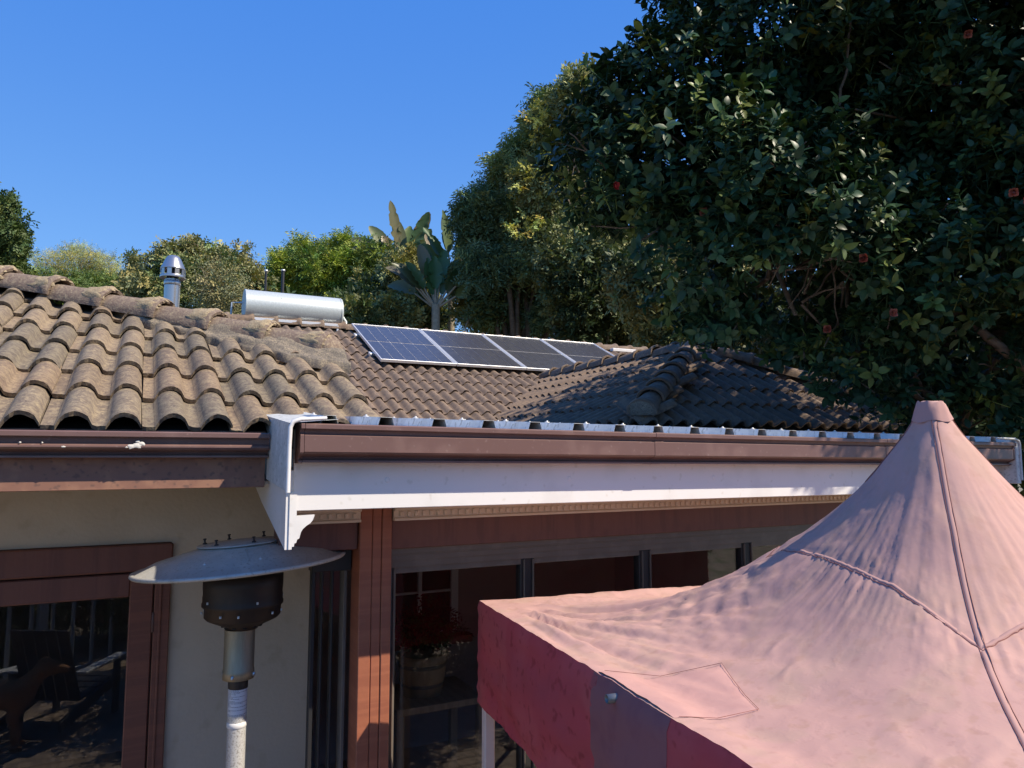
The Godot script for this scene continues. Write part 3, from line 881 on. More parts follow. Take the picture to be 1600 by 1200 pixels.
func build_right_wing():
	var t := thing("side_wing", "shaded tiled side wing with hip end and ridge, under the dark tree", "house", Vector3(5.1, 0, -6.2))
	var full := []
	var half := []
	for k in 3:
		full.append(tile_mesh(2, 6, 1, 0.002, 340 + k))
		half.append(tile_mesh(1, 6, 1, 0.002, 350 + k))
	var pk := Vector3(5.1, 3.65, -5.86)
	var ye := 2.80
	var tf := atan((pk.y - ye) / 1.47)
	var keep_left := func(p: Vector3) -> bool:
		return p.z < -4.39 - (p.x - 3.292) * 0.813 + 0.05 and p.z > -7.35 - (p.y - 2.88) / 0.47 - 0.10 and p.x < 5.1
	lay_tiles(t, slope_frame(Vector3(3.292, ye, -9.3), Vector3.LEFT, THETA), 0, 17, 7, full, half, [M.tile_far[0], M.tile_far[1], M.tile_far[1]], keep_left, 0.006)
	var keep_front := func(p: Vector3) -> bool:
		var d: float = -4.39 - p.z
		return p.x > 3.292 + d * 1.23 - 0.05 and p.x < 6.908 - d * 1.23 + 0.05
	lay_tiles(t, slope_frame(Vector3(3.292, ye, -4.39), Vector3.BACK, tf), 0, 12, 5, full, half, [M.tile_far[1]], keep_front, 0.006)
	var st := begin()
	var L := Vector3(3.305, ye - 0.02, -4.41)
	var R := Vector3(6.895, ye - 0.02, -4.41)
	var P := Vector3(5.1, 3.62, -5.86)
	var Q := Vector3(5.1, 3.62, -9.2)
	quad(st, Vector3(3.305, ye - 0.02, -9.2), L, P, Q)
	tri(st, L, R, P)
	quad(st, R, Vector3(6.895, ye - 0.02, -9.2), Q, P)
	part(t, "roof_deck", done(st), M.underlay)
	var caps := []
	for k in 3:
		caps.append(cap_mesh(0.36, 0.10, 360 + k, 0.008, 10))
	lay_caps(t, "ridge_cap", Vector3(5.1, 3.68, -5.80), Vector3(5.1, 3.68, -9.1), caps, [M.cap, M.tile_far[1]], 0.32)
	lay_caps(t, "hip_cap", Vector3(3.305, 2.89, -4.39), Vector3(5.1, 3.70, -5.86), caps, [M.tile_far[1]], 0.31)
	for q in [[Vector3(3.305, 2.89, -4.39), Vector3(5.1, 3.70, -5.86)]]:
		var hd: Vector3 = (q[0] - q[1]).normalized()
		var hx: Vector3 = Vector3.UP.cross(hd).normalized()
		var pl := begin()
		var pn := noise(371, 4.0, 3)
		var rim := []
		for k in 15:
			var an := lerpf(-0.35, PI + 0.35, k / 14.0)
			rim.append(q[0] + hx * cos(an) * 0.098 + hd.cross(hx) * sin(an) * 0.09 - hd * (0.015 + 0.02 * pn.get_noise_2d(k * 0.4, 1.0)))
		var mid: Vector3 = q[0] + hd.cross(hx) * 0.02 + hd * 0.012
		for k in 14:
			tri(pl, rim[k], rim[k + 1], mid, true)
		tri(pl, rim[14], rim[0], mid, true)
		part(t, "mortar_plug", done(pl), M.mortar)
	lay_caps(t, "hip_cap", Vector3(6.895, 2.89, -4.39), Vector3(5.1, 3.70, -5.86), caps, [M.tile_far[1]], 0.31)
	part(t, "fascia_board", boxm(Vector3(4.60, 2.62, -4.50), Vector3(6.86, 2.78, -4.46)), M.fascia)
	part(t, "fascia_board", boxm(Vector3(3.36, 2.62, -9.2), Vector3(3.40, 2.78, -4.80)), M.fascia)
	part(t, "wall", boxm(Vector3(4.62, 0, -9.2), Vector3(6.4, 2.80, -4.95)), M.wall)
	part(t, "wall", boxm(Vector3(3.85, 2.45, -9.2), Vector3(4.61, 2.80, -6.6)), M.wall)

# ---------------------------------------------------------------- things on the roofs
func build_panels():
	var n := Vector3(0, cos(THETA), sin(THETA))
	var zd := Vector3(0, -sin(THETA), cos(THETA))
	var w := 1.035
	var l := 1.63
	var labels := ["leftmost solar panel of the roof row, nearest the silver water tank", "second solar panel from the water tank, blue cells", "third solar panel from the water tank, grey cells", "rightmost solar panel of the row, corner behind the shaded ridge"]
	var first: Node3D = null
	for k in 4:
		var at := Vector3(2.71 + k * 1.047, 3.775, -8.97)
		if k == 0:
			var b := Basis(Vector3.RIGHT, n, zd)
			var t := thing("solar_panel", labels[0], "solar panel", at, "solar panels in a row on the tiled roof")
			first = t
			var fr := begin()
			for q in [[0.0, 0.016, 0.0, l], [w - 0.016, w, 0.0, l], [0.016, w - 0.016, 0.0, 0.016], [0.016, w - 0.016, l - 0.016, l]]:
				box(fr, at + b * Vector3((q[0] + q[1]) * 0.5, -0.006, -(q[2] + q[3]) * 0.5), Vector3(q[1] - q[0], 0.038, q[3] - q[2]), 0.002, b)
			part(t, "frame", done(fr), M.alu)
			part(t, "backing", sheet4(at + b * Vector3(0.016, 0.001, -0.016), at + b * Vector3(w - 0.016, 0.001, -0.016), at + b * Vector3(w - 0.016, 0.001, -l + 0.016), at + b * Vector3(0.016, 0.001, -l + 0.016), 0.006), M.white)
			var cw := (w - 0.052) / 6.0
			var ch := (l - 0.066) / 2.0
			for i in 6:
				for j in 2:
					var cx := 0.022 + cw * i + cw * 0.5
					var cz := 0.024 + j * (ch + 0.018) + ch * 0.5
					var cm := begin()
					box(cm, at + b * Vector3(cx, 0.003, -cz), Vector3(cw - 0.0075, 0.003, ch), 0.0, b)
					part(t, "solar_cell", done(cm), M.cell)
			for z in [0.38, 1.22]:
				var rl := begin()
				box(rl, at + b * Vector3(w * 0.5 - 0.015, -0.048, -z), Vector3(w + 0.03, 0.04, 0.04), 0.003, b)
				part(t, "rail", done(rl), M.alu)
				var hk := begin()
				box(hk, at + b * Vector3(-0.035, -0.055, -z), Vector3(0.03, 0.05, 0.09), 0.004, b)
				part(t, "clamp", done(hk), M.alu)
		else:
			var o: Node3D = first.duplicate()
			o.name = numbered(self, "solar_panel")
			add_child(o, true)
			o.position = at
			tag(o, labels[k], "solar panel", "solar panels in a row on the tiled roof")

func build_tank():
	var c := Vector3(1.93, 4.66, -10.74)
	var t := thing("water_tank", "horizontal galvanised geyser tank on a white frame atop the tiled ridge", "water tank", c - Vector3(0, 0.3, 0))
	var b := Basis(Vector3.BACK, -PI * 0.5)      # lathe axis along x
	var r := 0.228
	var h := 0.665
	var st := begin()
	lathe(st, c, [Vector2(r, -h), Vector2(r, -h + 0.01), Vector2(r, 0.0), Vector2(r, h - 0.05), Vector2(r - 0.003, h)], 40, b)
	part(t, "shell", done(st), M.galv)
	for sg in [-1.0, 1.0]:
		var e := begin()
		if sg > 0:
			lathe(e, c, [Vector2(r + 0.003, h - 0.012), Vector2(r + 0.004, h), Vector2(r - 0.01, h + 0.02), Vector2(r * 0.6, h + 0.035), Vector2(0.0, h + 0.042)], 40, b)
		else:
			lathe(e, c, [Vector2(0.0, -h - 0.010), Vector2(r - 0.004, -h - 0.008), Vector2(r + 0.005, -h - 0.004), Vector2(r + 0.005, -h + 0.014), Vector2(r, -h + 0.014)], 40, b, false)
		part(t, "end_cap", done(e), M.galv)
	var bk := begin()
	for x in [-0.35, -0.20, 0.28, 0.55]:
		box(bk, c + Vector3(x, 0.12 - absf(x) * 0.1, 0.20), Vector3(0.012, 0.03, 0.01), 0.002)
	part(t, "strap_clip", done(bk), M.galv)
	var fr := begin()
	box(fr, c + Vector3(0.02, -0.21, 0.20), Vector3(1.16, 0.04, 0.03), 0.003)
	box(fr, c + Vector3(0.02, -0.21, -0.20), Vector3(1.16, 0.028, 0.03), 0.003)
	for x in [-0.55, 0.60]:
		box(fr, c + Vector3(x, -0.29, 0.20), Vector3(0.03, 0.15, 0.03), 0.003)
		box(fr, c + Vector3(x, -0.27, -0.20), Vector3(0.03, 0.12, 0.03), 0.003)
		box(fr, c + Vector3(x, -0.225, 0.0), Vector3(0.03, 0.02, 0.38), 0.003)
	part(t, "frame", done(fr), M.alu)
	var pp := begin()
	tube(pp, [c + Vector3(0.72, -0.05, 0.02), c + Vector3(0.76, -0.12, 0.05), c + Vector3(0.74, -0.28, 0.12)], [0.018, 0.018, 0.018], 8)
	tube(pp, [c + Vector3(-0.68, 0.05, -0.05), c + Vector3(-0.82, 0.04, -0.06), c + Vector3(-0.83, -0.25, -0.06)], [0.014, 0.014, 0.014], 8)
	part(t, "pipe", done(pp), M.galv)

func build_flue():
	var c := Vector3(0.297, 0, -9.346)
	var t := thing("chimney_flue", "polished steel chimney flue with conical cowl behind the left roof ridge", "chimney", c + Vector3(0, 3.6, 0))
	var st := begin()
	lathe(st, c, [Vector2(0.084, 3.6), Vector2(0.086, 4.62)], 28)
	part(t, "pipe", done(st), M.steel)
	st = begin()
	lathe(st, c, [Vector2(0.088, 4.55), Vector2(0.092, 4.555), Vector2(0.092, 4.60), Vector2(0.088, 4.605)], 28)
	part(t, "collar", done(st), M.steel)
	st = begin()
	lathe(st, c, [Vector2(0.09, 4.645), Vector2(0.137, 4.632), Vector2(0.141, 4.640), Vector2(0.138, 4.660), Vector2(0.136, 4.668)], 32)
	part(t, "cowl_ring", done(st), M.steel)
	for k in 10:
		var a := TAU * k / 10.0
		var s2 := begin()
		box(s2, c + Vector3(cos(a) * 0.131, 4.70, sin(a) * 0.131), Vector3(0.048, 0.075, 0.004), 0.0, Basis(Vector3.UP, PI * 0.5 - a))
		part(t, "cowl_slat", done(s2), M.steel)
	st = begin()
	lathe(st, c, [Vector2(0.060, 4.66), Vector2(0.060, 4.74)], 20)
	part(t, "inner_pipe", done(st), M.dark)
	st = begin()
	lathe(st, c, [Vector2(0.128, 4.735), Vector2(0.138, 4.738), Vector2(0.133, 4.752), Vector2(0.108, 4.81), Vector2(0.084, 4.865), Vector2(0.064, 4.895), Vector2(0.045, 4.906), Vector2(0.0, 4.910)], 32)
	part(t, "cowl_cone", done(st), M.steel)

func build_vent_pipes():
	var data := [[Vector3(1.62, 0, -11.28), 5.32, "thin vent pipe above left half of the water tank", 0.018], [Vector3(1.93, 0, -11.67), 5.45, "taller dark vent pipe above middle of the water tank", 0.024]]
	for d in data:
		var t := thing("vent_pipe", d[2], "vent pipe", d[0] + Vector3(0, 4.0, 0), "vent pipes behind the water tank")
		var st := begin()
		tube(st, [d[0] + Vector3(0, 4.0, 0), d[0] + Vector3(0, d[1], 0)], [d[3], d[3]], 10)
		part(t, "pipe", done(st), M.dark)
		st = begin()
		lathe(st, d[0] + Vector3(0, d[1], 0), [Vector2(0.0, -0.012), Vector2(d[3] + 0.008, -0.01), Vector2(d[3] + 0.008, 0.012), Vector2(0.0, 0.016)], 10)
		part(t, "top_cap", done(st), M.alu)
	var w := begin()
	tube(w, [Vector3(1.95, 5.02, -11.66), Vector3(2.3, 4.90, -11.6), Vector3(2.66, 4.70, -11.5)], [0.008, 0.008, 0.008], 5)
	tube(w, [Vector3(1.93, 5.0, -11.66), Vector3(1.6, 4.98, -11.3)], [0.006, 0.006], 5)
	var m := MeshInstance3D.new()
	m.name = "stay_wire"
	m.mesh = done(w)
	m.material_override = M.galv
	add_child(m, true)
	tag(m, "thin stay wire from the taller vent pipe down to the roof", "wire")

# ---------------------------------------------------------------- patio heater
func build_heater():
	var c := Vector3(0.394, 0, -3.116)
	var t := thing("patio_heater", "grey patio heater with round reflector dish and burner on slim white pole", "patio heater", c)
	var right := Vector3(cos(0.471), 0, sin(0.471))
	var view := right.cross(Vector3.UP).normalized()
	var tilt := Basis(view, 0.076)
	var rc := c + Vector3(0, 2.144, 0)
	var st := begin()
	lathe(st, rc, [Vector2(0.38584, 0.0), Vector2(0.39326, -0.00318), Vector2(0.39856, 0.00318), Vector2(0.39644, 0.0106), Vector2(0.38796, 0.01272), Vector2(0.37948, 0.0106), Vector2(0.318, 0.03816), Vector2(0.159, 0.07632), Vector2(0.15688, 0.07844), Vector2(0.0, 0.08056)], 72, tilt)
	lathe(st, rc, [Vector2(0.0, 0.0742), Vector2(0.15688, 0.07208), Vector2(0.318, 0.03286), Vector2(0.38584, 0.0)], 48, Basis(tilt.x, tilt.y, tilt.z))
	var dish := part(t, "reflector", done(st), M.dish)
	st = begin()
	lathe(st, rc, [Vector2(0.15476, 0.08215), Vector2(0.16324, 0.08215), Vector2(0.1643, 0.08586), Vector2(0.159, 0.08798), Vector2(0.0, 0.09964)], 48, tilt)
	part(dish, "top_plate", done(st), M.dish)
	for k in 6:
		var a := TAU * k / 6.0 + 0.3
		var p := rc + tilt * Vector3(cos(a) * 0.136, 0.091, sin(a) * 0.136)
		st = begin()
		lathe(st, p, [Vector2(0.00795, 0.0), Vector2(0.00795, 0.00424), Vector2(0.00371, 0.0053), Vector2(0.00371, 0.0159), Vector2(0.00636, 0.01696), Vector2(0.00636, 0.0212), Vector2(0.0, 0.02226)], 8, tilt)
		part(dish, "wing_nut", done(st), M.dark)
	for q in [Vector2(0.35, 0.55), Vector2(-0.05, 0.62), Vector2(-0.94, -0.2)]:
		var l: float = q.length()
		var rr := 0.297 if l < 0.7 else 0.376
		var dir: Vector3 = right * (q.x / l) + view * (q.y / l)
		st = begin()
		lathe(st, rc + tilt * (dir * rr + Vector3(0, 0.040 if rr < 0.35 else 0.012, 0)), [Vector2(0.00636, -0.00424), Vector2(0.00636, 0.00424), Vector2(0.00318, 0.00636), Vector2(0.0, 0.01272)], 8, tilt)
		part(dish, "rivet", done(st), M.screw)
	# seam between two dish segments
	st = begin()
	var sd := (right * 0.42 + view * 0.9).normalized()
	tube(st, [rc + tilt * (sd * 0.17 + Vector3(0, 0.0755, 0)), rc + tilt * (sd * 0.297 + Vector3(0, 0.045, 0)), rc + tilt * (sd * 0.376 + Vector3(0, 0.013, 0))], [0.0014, 0.0014, 0.0014], 5)
	part(dish, "seam", done(st), M.dish)
	var hc := c + Vector3(0.008, 0, 0)
	st = begin()
	lathe(st, hc, [Vector2(0.0, 1.8969), Vector2(0.0583, 1.89796), Vector2(0.0636, 1.9075), Vector2(0.1325, 1.9393), Vector2(0.14204, 1.94884), Vector2(0.1431, 1.98488), Vector2(0.15158, 1.99124), Vector2(0.15158, 2.00184), Vector2(0.1484, 2.0082), Vector2(0.14946, 2.0241), Vector2(0.14734, 2.03576), Vector2(0.14946, 2.0665), Vector2(0.14946, 2.1036), Vector2(0.0, 2.1036)], 40)
	var burner := part(t, "burner_head", done(st), M.burner)
	for k in 14:
		var a := TAU * k / 14.0
		st = begin()
		lathe(st, hc + Vector3(cos(a) * 0.150, 1.969 if k % 3 else 2.0146, sin(a) * 0.150), [Vector2(0.00424, -0.00424), Vector2(0.00424, 0.00424), Vector2(0.0, 0.0053)], 6)
		part(burner, "screw", done(st), M.screw)
	for k in 12:
		var a := TAU * k / 12.0
		st = begin()
		box(st, hc + Vector3(cos(a) * 0.072, 1.9105, sin(a) * 0.072), Vector3(0.012, 0.006, 0.016), 0.002, Basis(Vector3.UP, -a))
		part(burner, "vent_slot", done(st), M.black)
	st = begin()
	lathe(st, c, [Vector2(0.05194, 1.70928), Vector2(0.05883, 1.7114), Vector2(0.05883, 1.74532), Vector2(0.05671, 1.7485), Vector2(0.05671, 1.89849)], 36)
	var neck := part(t, "neck", done(st), M.brushed)
	for k in 4:
		var a := TAU * k / 4.0 + 0.5
		st = begin()
		lathe(st, c + Vector3(cos(a) * 0.0594, 1.727, sin(a) * 0.0594), [Vector2(0.00636, -0.00636), Vector2(0.00636, 0.00636), Vector2(0.0, 0.00848)], 8)
		part(neck, "screw", done(st), M.steel)
	st = begin()
	lathe(st, c, [Vector2(0.03498, 0.75), Vector2(0.03498, 1.7114)], 28)
	part(t, "pole", done(st), M.pole)
	st = begin()
	lathe(st, c, [Vector2(0.03551, 1.6743), Vector2(0.0371, 1.67536), Vector2(0.0371, 1.7114), Vector2(0.03604, 1.71352)], 28)
	part(t, "pole_collar", done(st), M.dark)
	# printed paper label wrapped round the pole
	var lab := begin()
	var a0 := 0.2
	for k in 16:
		for v in 1:
			var a := a0 + k * 0.19
			var b2 := a + 0.19
			var r := 0.0355
			var y1 := 1.695
			var y0 := 1.575
			var pts := []
			for q in [[a, y0, k / 16.0, 1.0], [b2, y0, (k + 1) / 16.0, 1.0], [b2, y1, (k + 1) / 16.0, 0.0], [a, y1, k / 16.0, 0.0]]:
				pts.append([c + Vector3(cos(q[0]) * r, q[1], sin(q[0]) * r), Vector2(1.0 - q[2], q[3])])
			lab.set_smooth_group(0)
			for id in [0, 1, 2, 0, 2, 3]:
				lab.set_uv(pts[id][1])
				lab.add_vertex(pts[id][0])
	part(t, "label_sticker", done(lab), label_material())
	st = begin()
	lathe(st, c, [Vector2(0.03519, 1.52908), Vector2(0.03731, 1.5312), Vector2(0.03731, 1.54816), Vector2(0.03519, 1.55028)], 28)
	part(t, "tape_band", done(st), M.white)
	# gas bottle housing and base, below the picture
	st = begin()
	lathe(st, c, [Vector2(0.0, 0.0), Vector2(0.27, 0.0), Vector2(0.27, 0.05), Vector2(0.22, 0.06), Vector2(0.22, 0.74), Vector2(0.20, 0.76), Vector2(0.0, 0.77)], 32)
	part(t, "bottle_housing", done(st), M.dish)

func label_material() -> StandardMaterial3D:
	var im := Image.create(256, 256, false, Image.FORMAT_RGB8)
	im.fill(Color(0.80, 0.81, 0.83))
	im.fill_rect(Rect2i(0, 0, 256, 16), Color(0.16, 0.18, 0.26))
	var r := RandomNumberGenerator.new()
	r.seed = 77
	for row in 26:
		var x := 10
		var y := 24 + row * 9
		while x < 240:
			var w := r.randi_range(3, 14)
			im.fill_rect(Rect2i(x, y, w, 4), Color(0.36, 0.38, 0.42))
			x += w + r.randi_range(2, 4)
			if r.randf() < 0.05:
				break
	var m := mat(Color.WHITE, 0.5)
	m.albedo_texture = ImageTexture.create_from_image(im)
	return m

# ---------------------------------------------------------------- gazebo
const TA := Vector3(1.2, 2.016, -2.63)
const TPHI := -0.119
const TL := 2.28
const TW := 2.17
var t_zd := Vector3(sin(TPHI), 0, cos(TPHI))
var t_xd := Vector3(cos(TPHI), 0, -sin(TPHI))
var t_c := TA + t_zd * TL * 0.5 + t_xd * TW * 0.5
var t_prof := Curve.new()
var n1 := noise(400, 1.2, 4)
var n2 := noise(401, 3.5, 4)
var n3 := noise(402, 1.0, 2)

func tent_profile():
	t_prof.min_value = 1.9
	t_prof.max_value = 2.8
	var pts := [[0.0, 2.728], [0.026, 2.724], [0.045, 2.665], [0.10, 2.572], [0.165, 2.470], [0.23, 2.388], [0.31, 2.296], [0.41, 2.206], [0.53, 2.126], [0.70, 2.054], [0.86, 2.022], [1.0, 2.016]]
	for i in pts.size():
		var a: Array = pts[maxi(i - 1, 0)]
		var b: Array = pts[mini(i + 1, pts.size() - 1)]
		var s: float = (b[1] - a[1]) / (b[0] - a[0])
		t_prof.add_point(Vector2(pts[i][0], pts[i][1]), s, s)
	t_prof.bake_resolution = 400

# height of the canopy over the square a, b in -1 .. 1, with folds
func tent(a: float, b: float, folds := 1.0) -> Vector3:
	var r := tent_r(a, b)
	var h := t_prof.sample_baked(minf(r, 1.0))
	h += -0.12 * b * exp(-pow((r - 0.32) / 0.2, 2.0))
	var sh := maxf(1.0 - r, 0.0)
	# the middle of each face hangs a little
	var across := minf(absf(a), absf(b)) / maxf(r, 0.001)
	h -= 0.028 * (1.0 - across * across) * smoothstep(0.25, 0.6, r) * (1.0 - smoothstep(0.85, 1.0, r))
	var p := t_c + t_xd * (a * TW * 0.5 - 0.05 * sh) + t_zd * (b * TL * 0.5)
	if folds > 0.0:
		var ang := atan2(b, a)
		# pleats gathered at the ring seam, uneven along it
		var dr := maxf(absf(a), absf(b)) - tent_ring(ang)
		var pl := n3.get_noise_2d(ang * 30.0, 0.0) * 0.8 + n3.get_noise_2d(ang * 75.0, 7.0) * 0.7
		pl = signf(pl) * pow(absf(pl), 0.8) * clampf(0.75 + 1.4 * n3.get_noise_2d(ang * 5.0, 30.0), 0.1, 1.3)
		h += pl * 0.0085 * exp(-absf(dr) / (0.07 if dr > 0 else 0.055)) * (1.0 - exp(-absf(dr) / 0.012))
		h -= 0.004 * exp(-pow(dr / 0.010, 2.0))
		# shallow straight tension folds from the peak
		h += n3.get_noise_2d(ang * 9.0, 50.0) * 0.004 * smoothstep(0.08, 0.2, r) * (1.0 - smoothstep(0.25, 0.5, r))
		# folds pulled out towards the corner over the post
		var ca := a + 1.0
		var cb := b + 1.0
		var cr := sqrt(ca * ca + cb * cb)
		var cang := atan2(cb, ca)
		h += n3.get_noise_2d(cang * 9.0, cr * 0.8 + 3.0) * 0.042 * smoothstep(0.05, 0.35, cr) * exp(-pow(cr / 0.75, 2.0)) * smoothstep(0.0, 0.05, 1.0 - r)
		# crumpled patch below the seam towards the house, small creases everywhere
		var cp := exp(-(pow((a + 0.55) / 0.28, 2.0) + pow((b + 0.36) / 0.22, 2.0)))
		h += (0.5 - absf(n2.get_noise_2d(a * 4.2 + 0.4 * n1.get_noise_2d(a * 2.0, b * 2.0), b * 1.7 + a))) * 0.022 * cp
		h += n2.get_noise_2d(a * 9.0, b * 5.0) * 0.004 * cp
		h += n1.get_noise_2d(a * 1.1, b * 1.1) * 0.012 * smoothstep(0.1, 0.4, r) * smoothstep(0.0, 0.2, 1.0 - r)
		var cre := 1.0 - absf(n2.get_noise_2d(a * 0.9 + b * 0.7, b * 1.4 - a * 0.6)) * 4.0
		h += maxf(cre, 0.0) * 0.005 * smoothstep(0.0, 0.1, 1.0 - r) * (0.4 + n1.get_noise_2d(b * 3.0, a * 3.0))
	if folds > 0.0:
		h += n2.get_noise_2d(a * 2.2 + 5.0, b * 2.2) * 0.006 * smoothstep(0.8, 1.0, r) * (1.0 - pow(across, 6.0))
	p.y = h
	return p

func tent_ring(ang: float) -> float:
	# the square ring seam lies a little further out on the camera side
	var d := Vector2(cos(ang), sin(ang))
	return 0.328 + 0.018 * d.y / maxf(absf(d.x), absf(d.y))

func tent_r(a: float, b: float) -> float:
	var m := maxf(absf(a), absf(b))
	var e := lerpf(2.6, 5.0, smoothstep(0.2, 0.75, m))
	return pow(pow(absf(a), e) + pow(absf(b), e), 1.0 / e)

func ring_point(ang: float) -> Vector2:
	var d := Vector2(cos(ang), sin(ang))
	return d / maxf(absf(d.x), absf(d.y)) * tent_ring(ang)

func tent_normal(a: float, b: float) -> Vector3:
	var e := 0.01
	var u := tent(a + e, b, 0.0) - tent(a - e, b, 0.0)
	var v := tent(a, b + e, 0.0) - tent(a, b - e, 0.0)
	return v.cross(u).normalized()

func along_tent(pts: Array, lift: float) -> Array:
	var out := []
	for q in pts:
		out.append(tent(q.x, q.y) + tent_normal(q.x, q.y) * lift)
	return out

# flat tape along a path on the canopy
func tape(st: SurfaceTool, pts: Array, width: float, lift: float):
	var path := along_tent(pts, lift)
	var prev := []
	for i in path.size():
		var d: Vector3 = (path[mini(i + 1, path.size() - 1)] - path[maxi(i - 1, 0)]).normalized()
		var n := tent_normal(pts[i].x, pts[i].y)
		var s := n.cross(d).normalized() * width * 0.5
		var row := [path[i] - s - n * lift * 1.5, path[i] - s * 0.92 , path[i] + s * 0.92, path[i] + s - n * lift * 1.5]
		if i > 0:
			for k in 3:
				quad(st, prev[k], row[k], row[k + 1], prev[k + 1], true)
		prev = row

func build_tent():
	tent_profile()
	var t := thing("gazebo", "sun faded pink pop up gazebo with peaked canopy and crimson valance", "gazebo", Vector3(t_c.x, 0, t_c.z))
	var st := begin()
	var n := 200
	var rows := []
	for j in n + 1:
		var row := []
		for i in n + 1:
			# denser towards the middle
			var u := i / float(n) * 2.0 - 1.0
			var v := j / float(n) * 2.0 - 1.0
			row.append(tent(u * (0.55 + 0.45 * absf(u)), v * (0.55 + 0.45 * absf(v))))
		rows.append(row)
	for j in n:
		for i in n:
			if (i - n * 0.5) * (j - n * 0.5) > 0.0:
				quad(st, rows[j + 1][i + 1], rows[j][i + 1], rows[j][i], rows[j + 1][i], true)
			else:
				quad(st, rows[j + 1][i], rows[j + 1][i + 1], rows[j][i + 1], rows[j][i], true)
	part(t, "canopy", done(st), M.fabric)
	# reinforced band round the peak
	st = begin()
	for k in 36:
		for q in 4:
			var pts := []
			for c in [[k, q], [k + 1, q], [k + 1, q + 1], [k, q + 1]]:
				var a: float = TAU * c[0] / 36.0
				var f: float = c[1] / 4.0
				var d := Vector2(cos(a), sin(a)) * lerpf(0.046, 0.026, f)
				pts.append(tent(d.x, d.y) + Vector3(cos(a), 0, sin(a)) * (0.0025 + 0.002 * sin(a * 9.0 + f * 3.0)) + Vector3(0, 0.003 + 0.004 * sin(a * 5.0) * f, 0))
			quad(st, pts[0], pts[3], pts[2], pts[1], true)
	part(t, "peak_band", done(st), M.seam)
	# seams: hips and ring
	var hips := [[-1, 1], [-1, -1], [1, -1], [1, 1]]
	for h in hips:
		st = begin()
		var pts := []
		for i in 90:
			var f := lerpf(0.03, 0.985 if h[1] > 0 or h[0] > 0 else 0.12, i / 89.0)
			pts.append(Vector2(h[0], h[1]) * f)
		tape(st, pts, 0.012, 0.0009)
		var sm := part(t, "hip_seam", done(st), M.seam)
		st = begin()
		for o in [-0.008, 0.008]:
			var q := []
			for p in pts:
				q.append(p + Vector2(-h[1], h[0]) * o * 0.55)
			tube(st, along_tent(q, 0.0012), fill(q.size(), 0.0008), 5)
		part(sm, "stitching", done(st), M.thread)
	st = begin()
	var ring := []
	for i in 361:
		ring.append(ring_point(TAU * i / 360.0))
	tape(st, ring, 0.010, 0.0014)
	var rs := part(t, "ring_seam", done(st), M.seam)
	st = begin()
	var r2 := []
	for p in ring:
		r2.append(p * 1.018)
	tube(st, along_tent(r2, 0.001), fill(r2.size(), 0.0012), 5)
	part(rs, "stitching", done(st), M.thread)
	# valances on the four sides
	var corners := [Vector2(-1, -1), Vector2(-1, 1), Vector2(1, 1), Vector2(1, -1)]
	for k in 4:
		var ca: Vector2 = corners[k]
		var cb: Vector2 = corners[(k + 1) % 4]
		var out := (t_xd * (ca.x + cb.x) + t_zd * (ca.y + cb.y)).normalized()
		st = begin()
		var prev := []
		for i in 91:
			var f := i / 90.0
			var q := ca.lerp(cb, f)
			var top := tent(q.x, q.y)
			var row := []
			for j in 15:
				var v := j / 14.0
				var bell := sin(v * PI) * 0.012 * sin(f * PI)
				var wave := n1.get_noise_2d(f * 3.0 + k * 9.0, v * 0.6) * 0.050 * v * sin(f * PI) + n2.get_noise_2d(f * 2.5 + v * 1.2, v * 2.5 + k) * 0.014 * sqrt(v) + n2.get_noise_2d(f * 7.0, v * 1.2 + k) * 0.006 * v
				var hem := 0.004 if v > 0.93 else 0.0
				var p := top + out * (0.006 * sin(minf(v * 8.0, PI * 0.5)) + bell + wave + hem) - Vector3(0, 0.372 * v + 0.012 * sin(f * PI) * v, 0)
				if v > 0.0 and v < 0.08:
					p += out * 0.004
				row.append(p)
			if i > 0:
				for j in 14:
					quad(st, prev[j + 1], row[j + 1], row[j], prev[j], true)
			prev = row
		part(t, "valance", done(st), M.valance)
	# sewn patch where the truss meets the eave, on the canopy and on the valance
	st = begin()
	var bm := -0.02
	var pt := [Vector2(-0.995, bm - 0.11), Vector2(-0.995, bm + 0.20), Vector2(-0.80, bm + 0.22), Vector2(-0.70, bm - 0.02)]
	var gr := []
	for j in 17:
		var row := []
		for i in 17:
			var u := i / 16.0
			var v := j / 16.0
			var q: Vector2 = pt[0].lerp(pt[1], u).lerp(pt[3].lerp(pt[2], u), v)
			var edge := 0.0 if i == 0 or i == 16 or j == 16 else 1.0
			row.append(tent(q.x, q.y) + tent_normal(q.x, q.y) * (0.0035 * edge + 0.0005 + 0.002 * edge * n2.get_noise_2d(u * 2.0, v * 8.0)))
		gr.append(row)
	for j in 16:
		for i in 16:
			quad(st, gr[j][i], gr[j][i + 1], gr[j + 1][i + 1], gr[j + 1][i], true)
	var pa := part(t, "canopy_patch", done(st), M.patch)
	st = begin()
	tube(st, along_tent([pt[1].lerp(pt[2], 0.06), pt[1].lerp(pt[2], 0.5), pt[2] * 0.999, pt[2].lerp(pt[3], 0.33), pt[2].lerp(pt[3], 0.66), pt[3], pt[3].lerp(pt[0], 0.5), pt[3].lerp(pt[0], 0.95)], 0.0035), fill(8, 0.0007), 5)
	part(pa, "stitching", done(st), M.thread)
	st = begin()
	var e0 := tent(-1, bm - 0.12)
	var e1 := tent(-1, bm + 0.20)
	var o2 := -t_xd
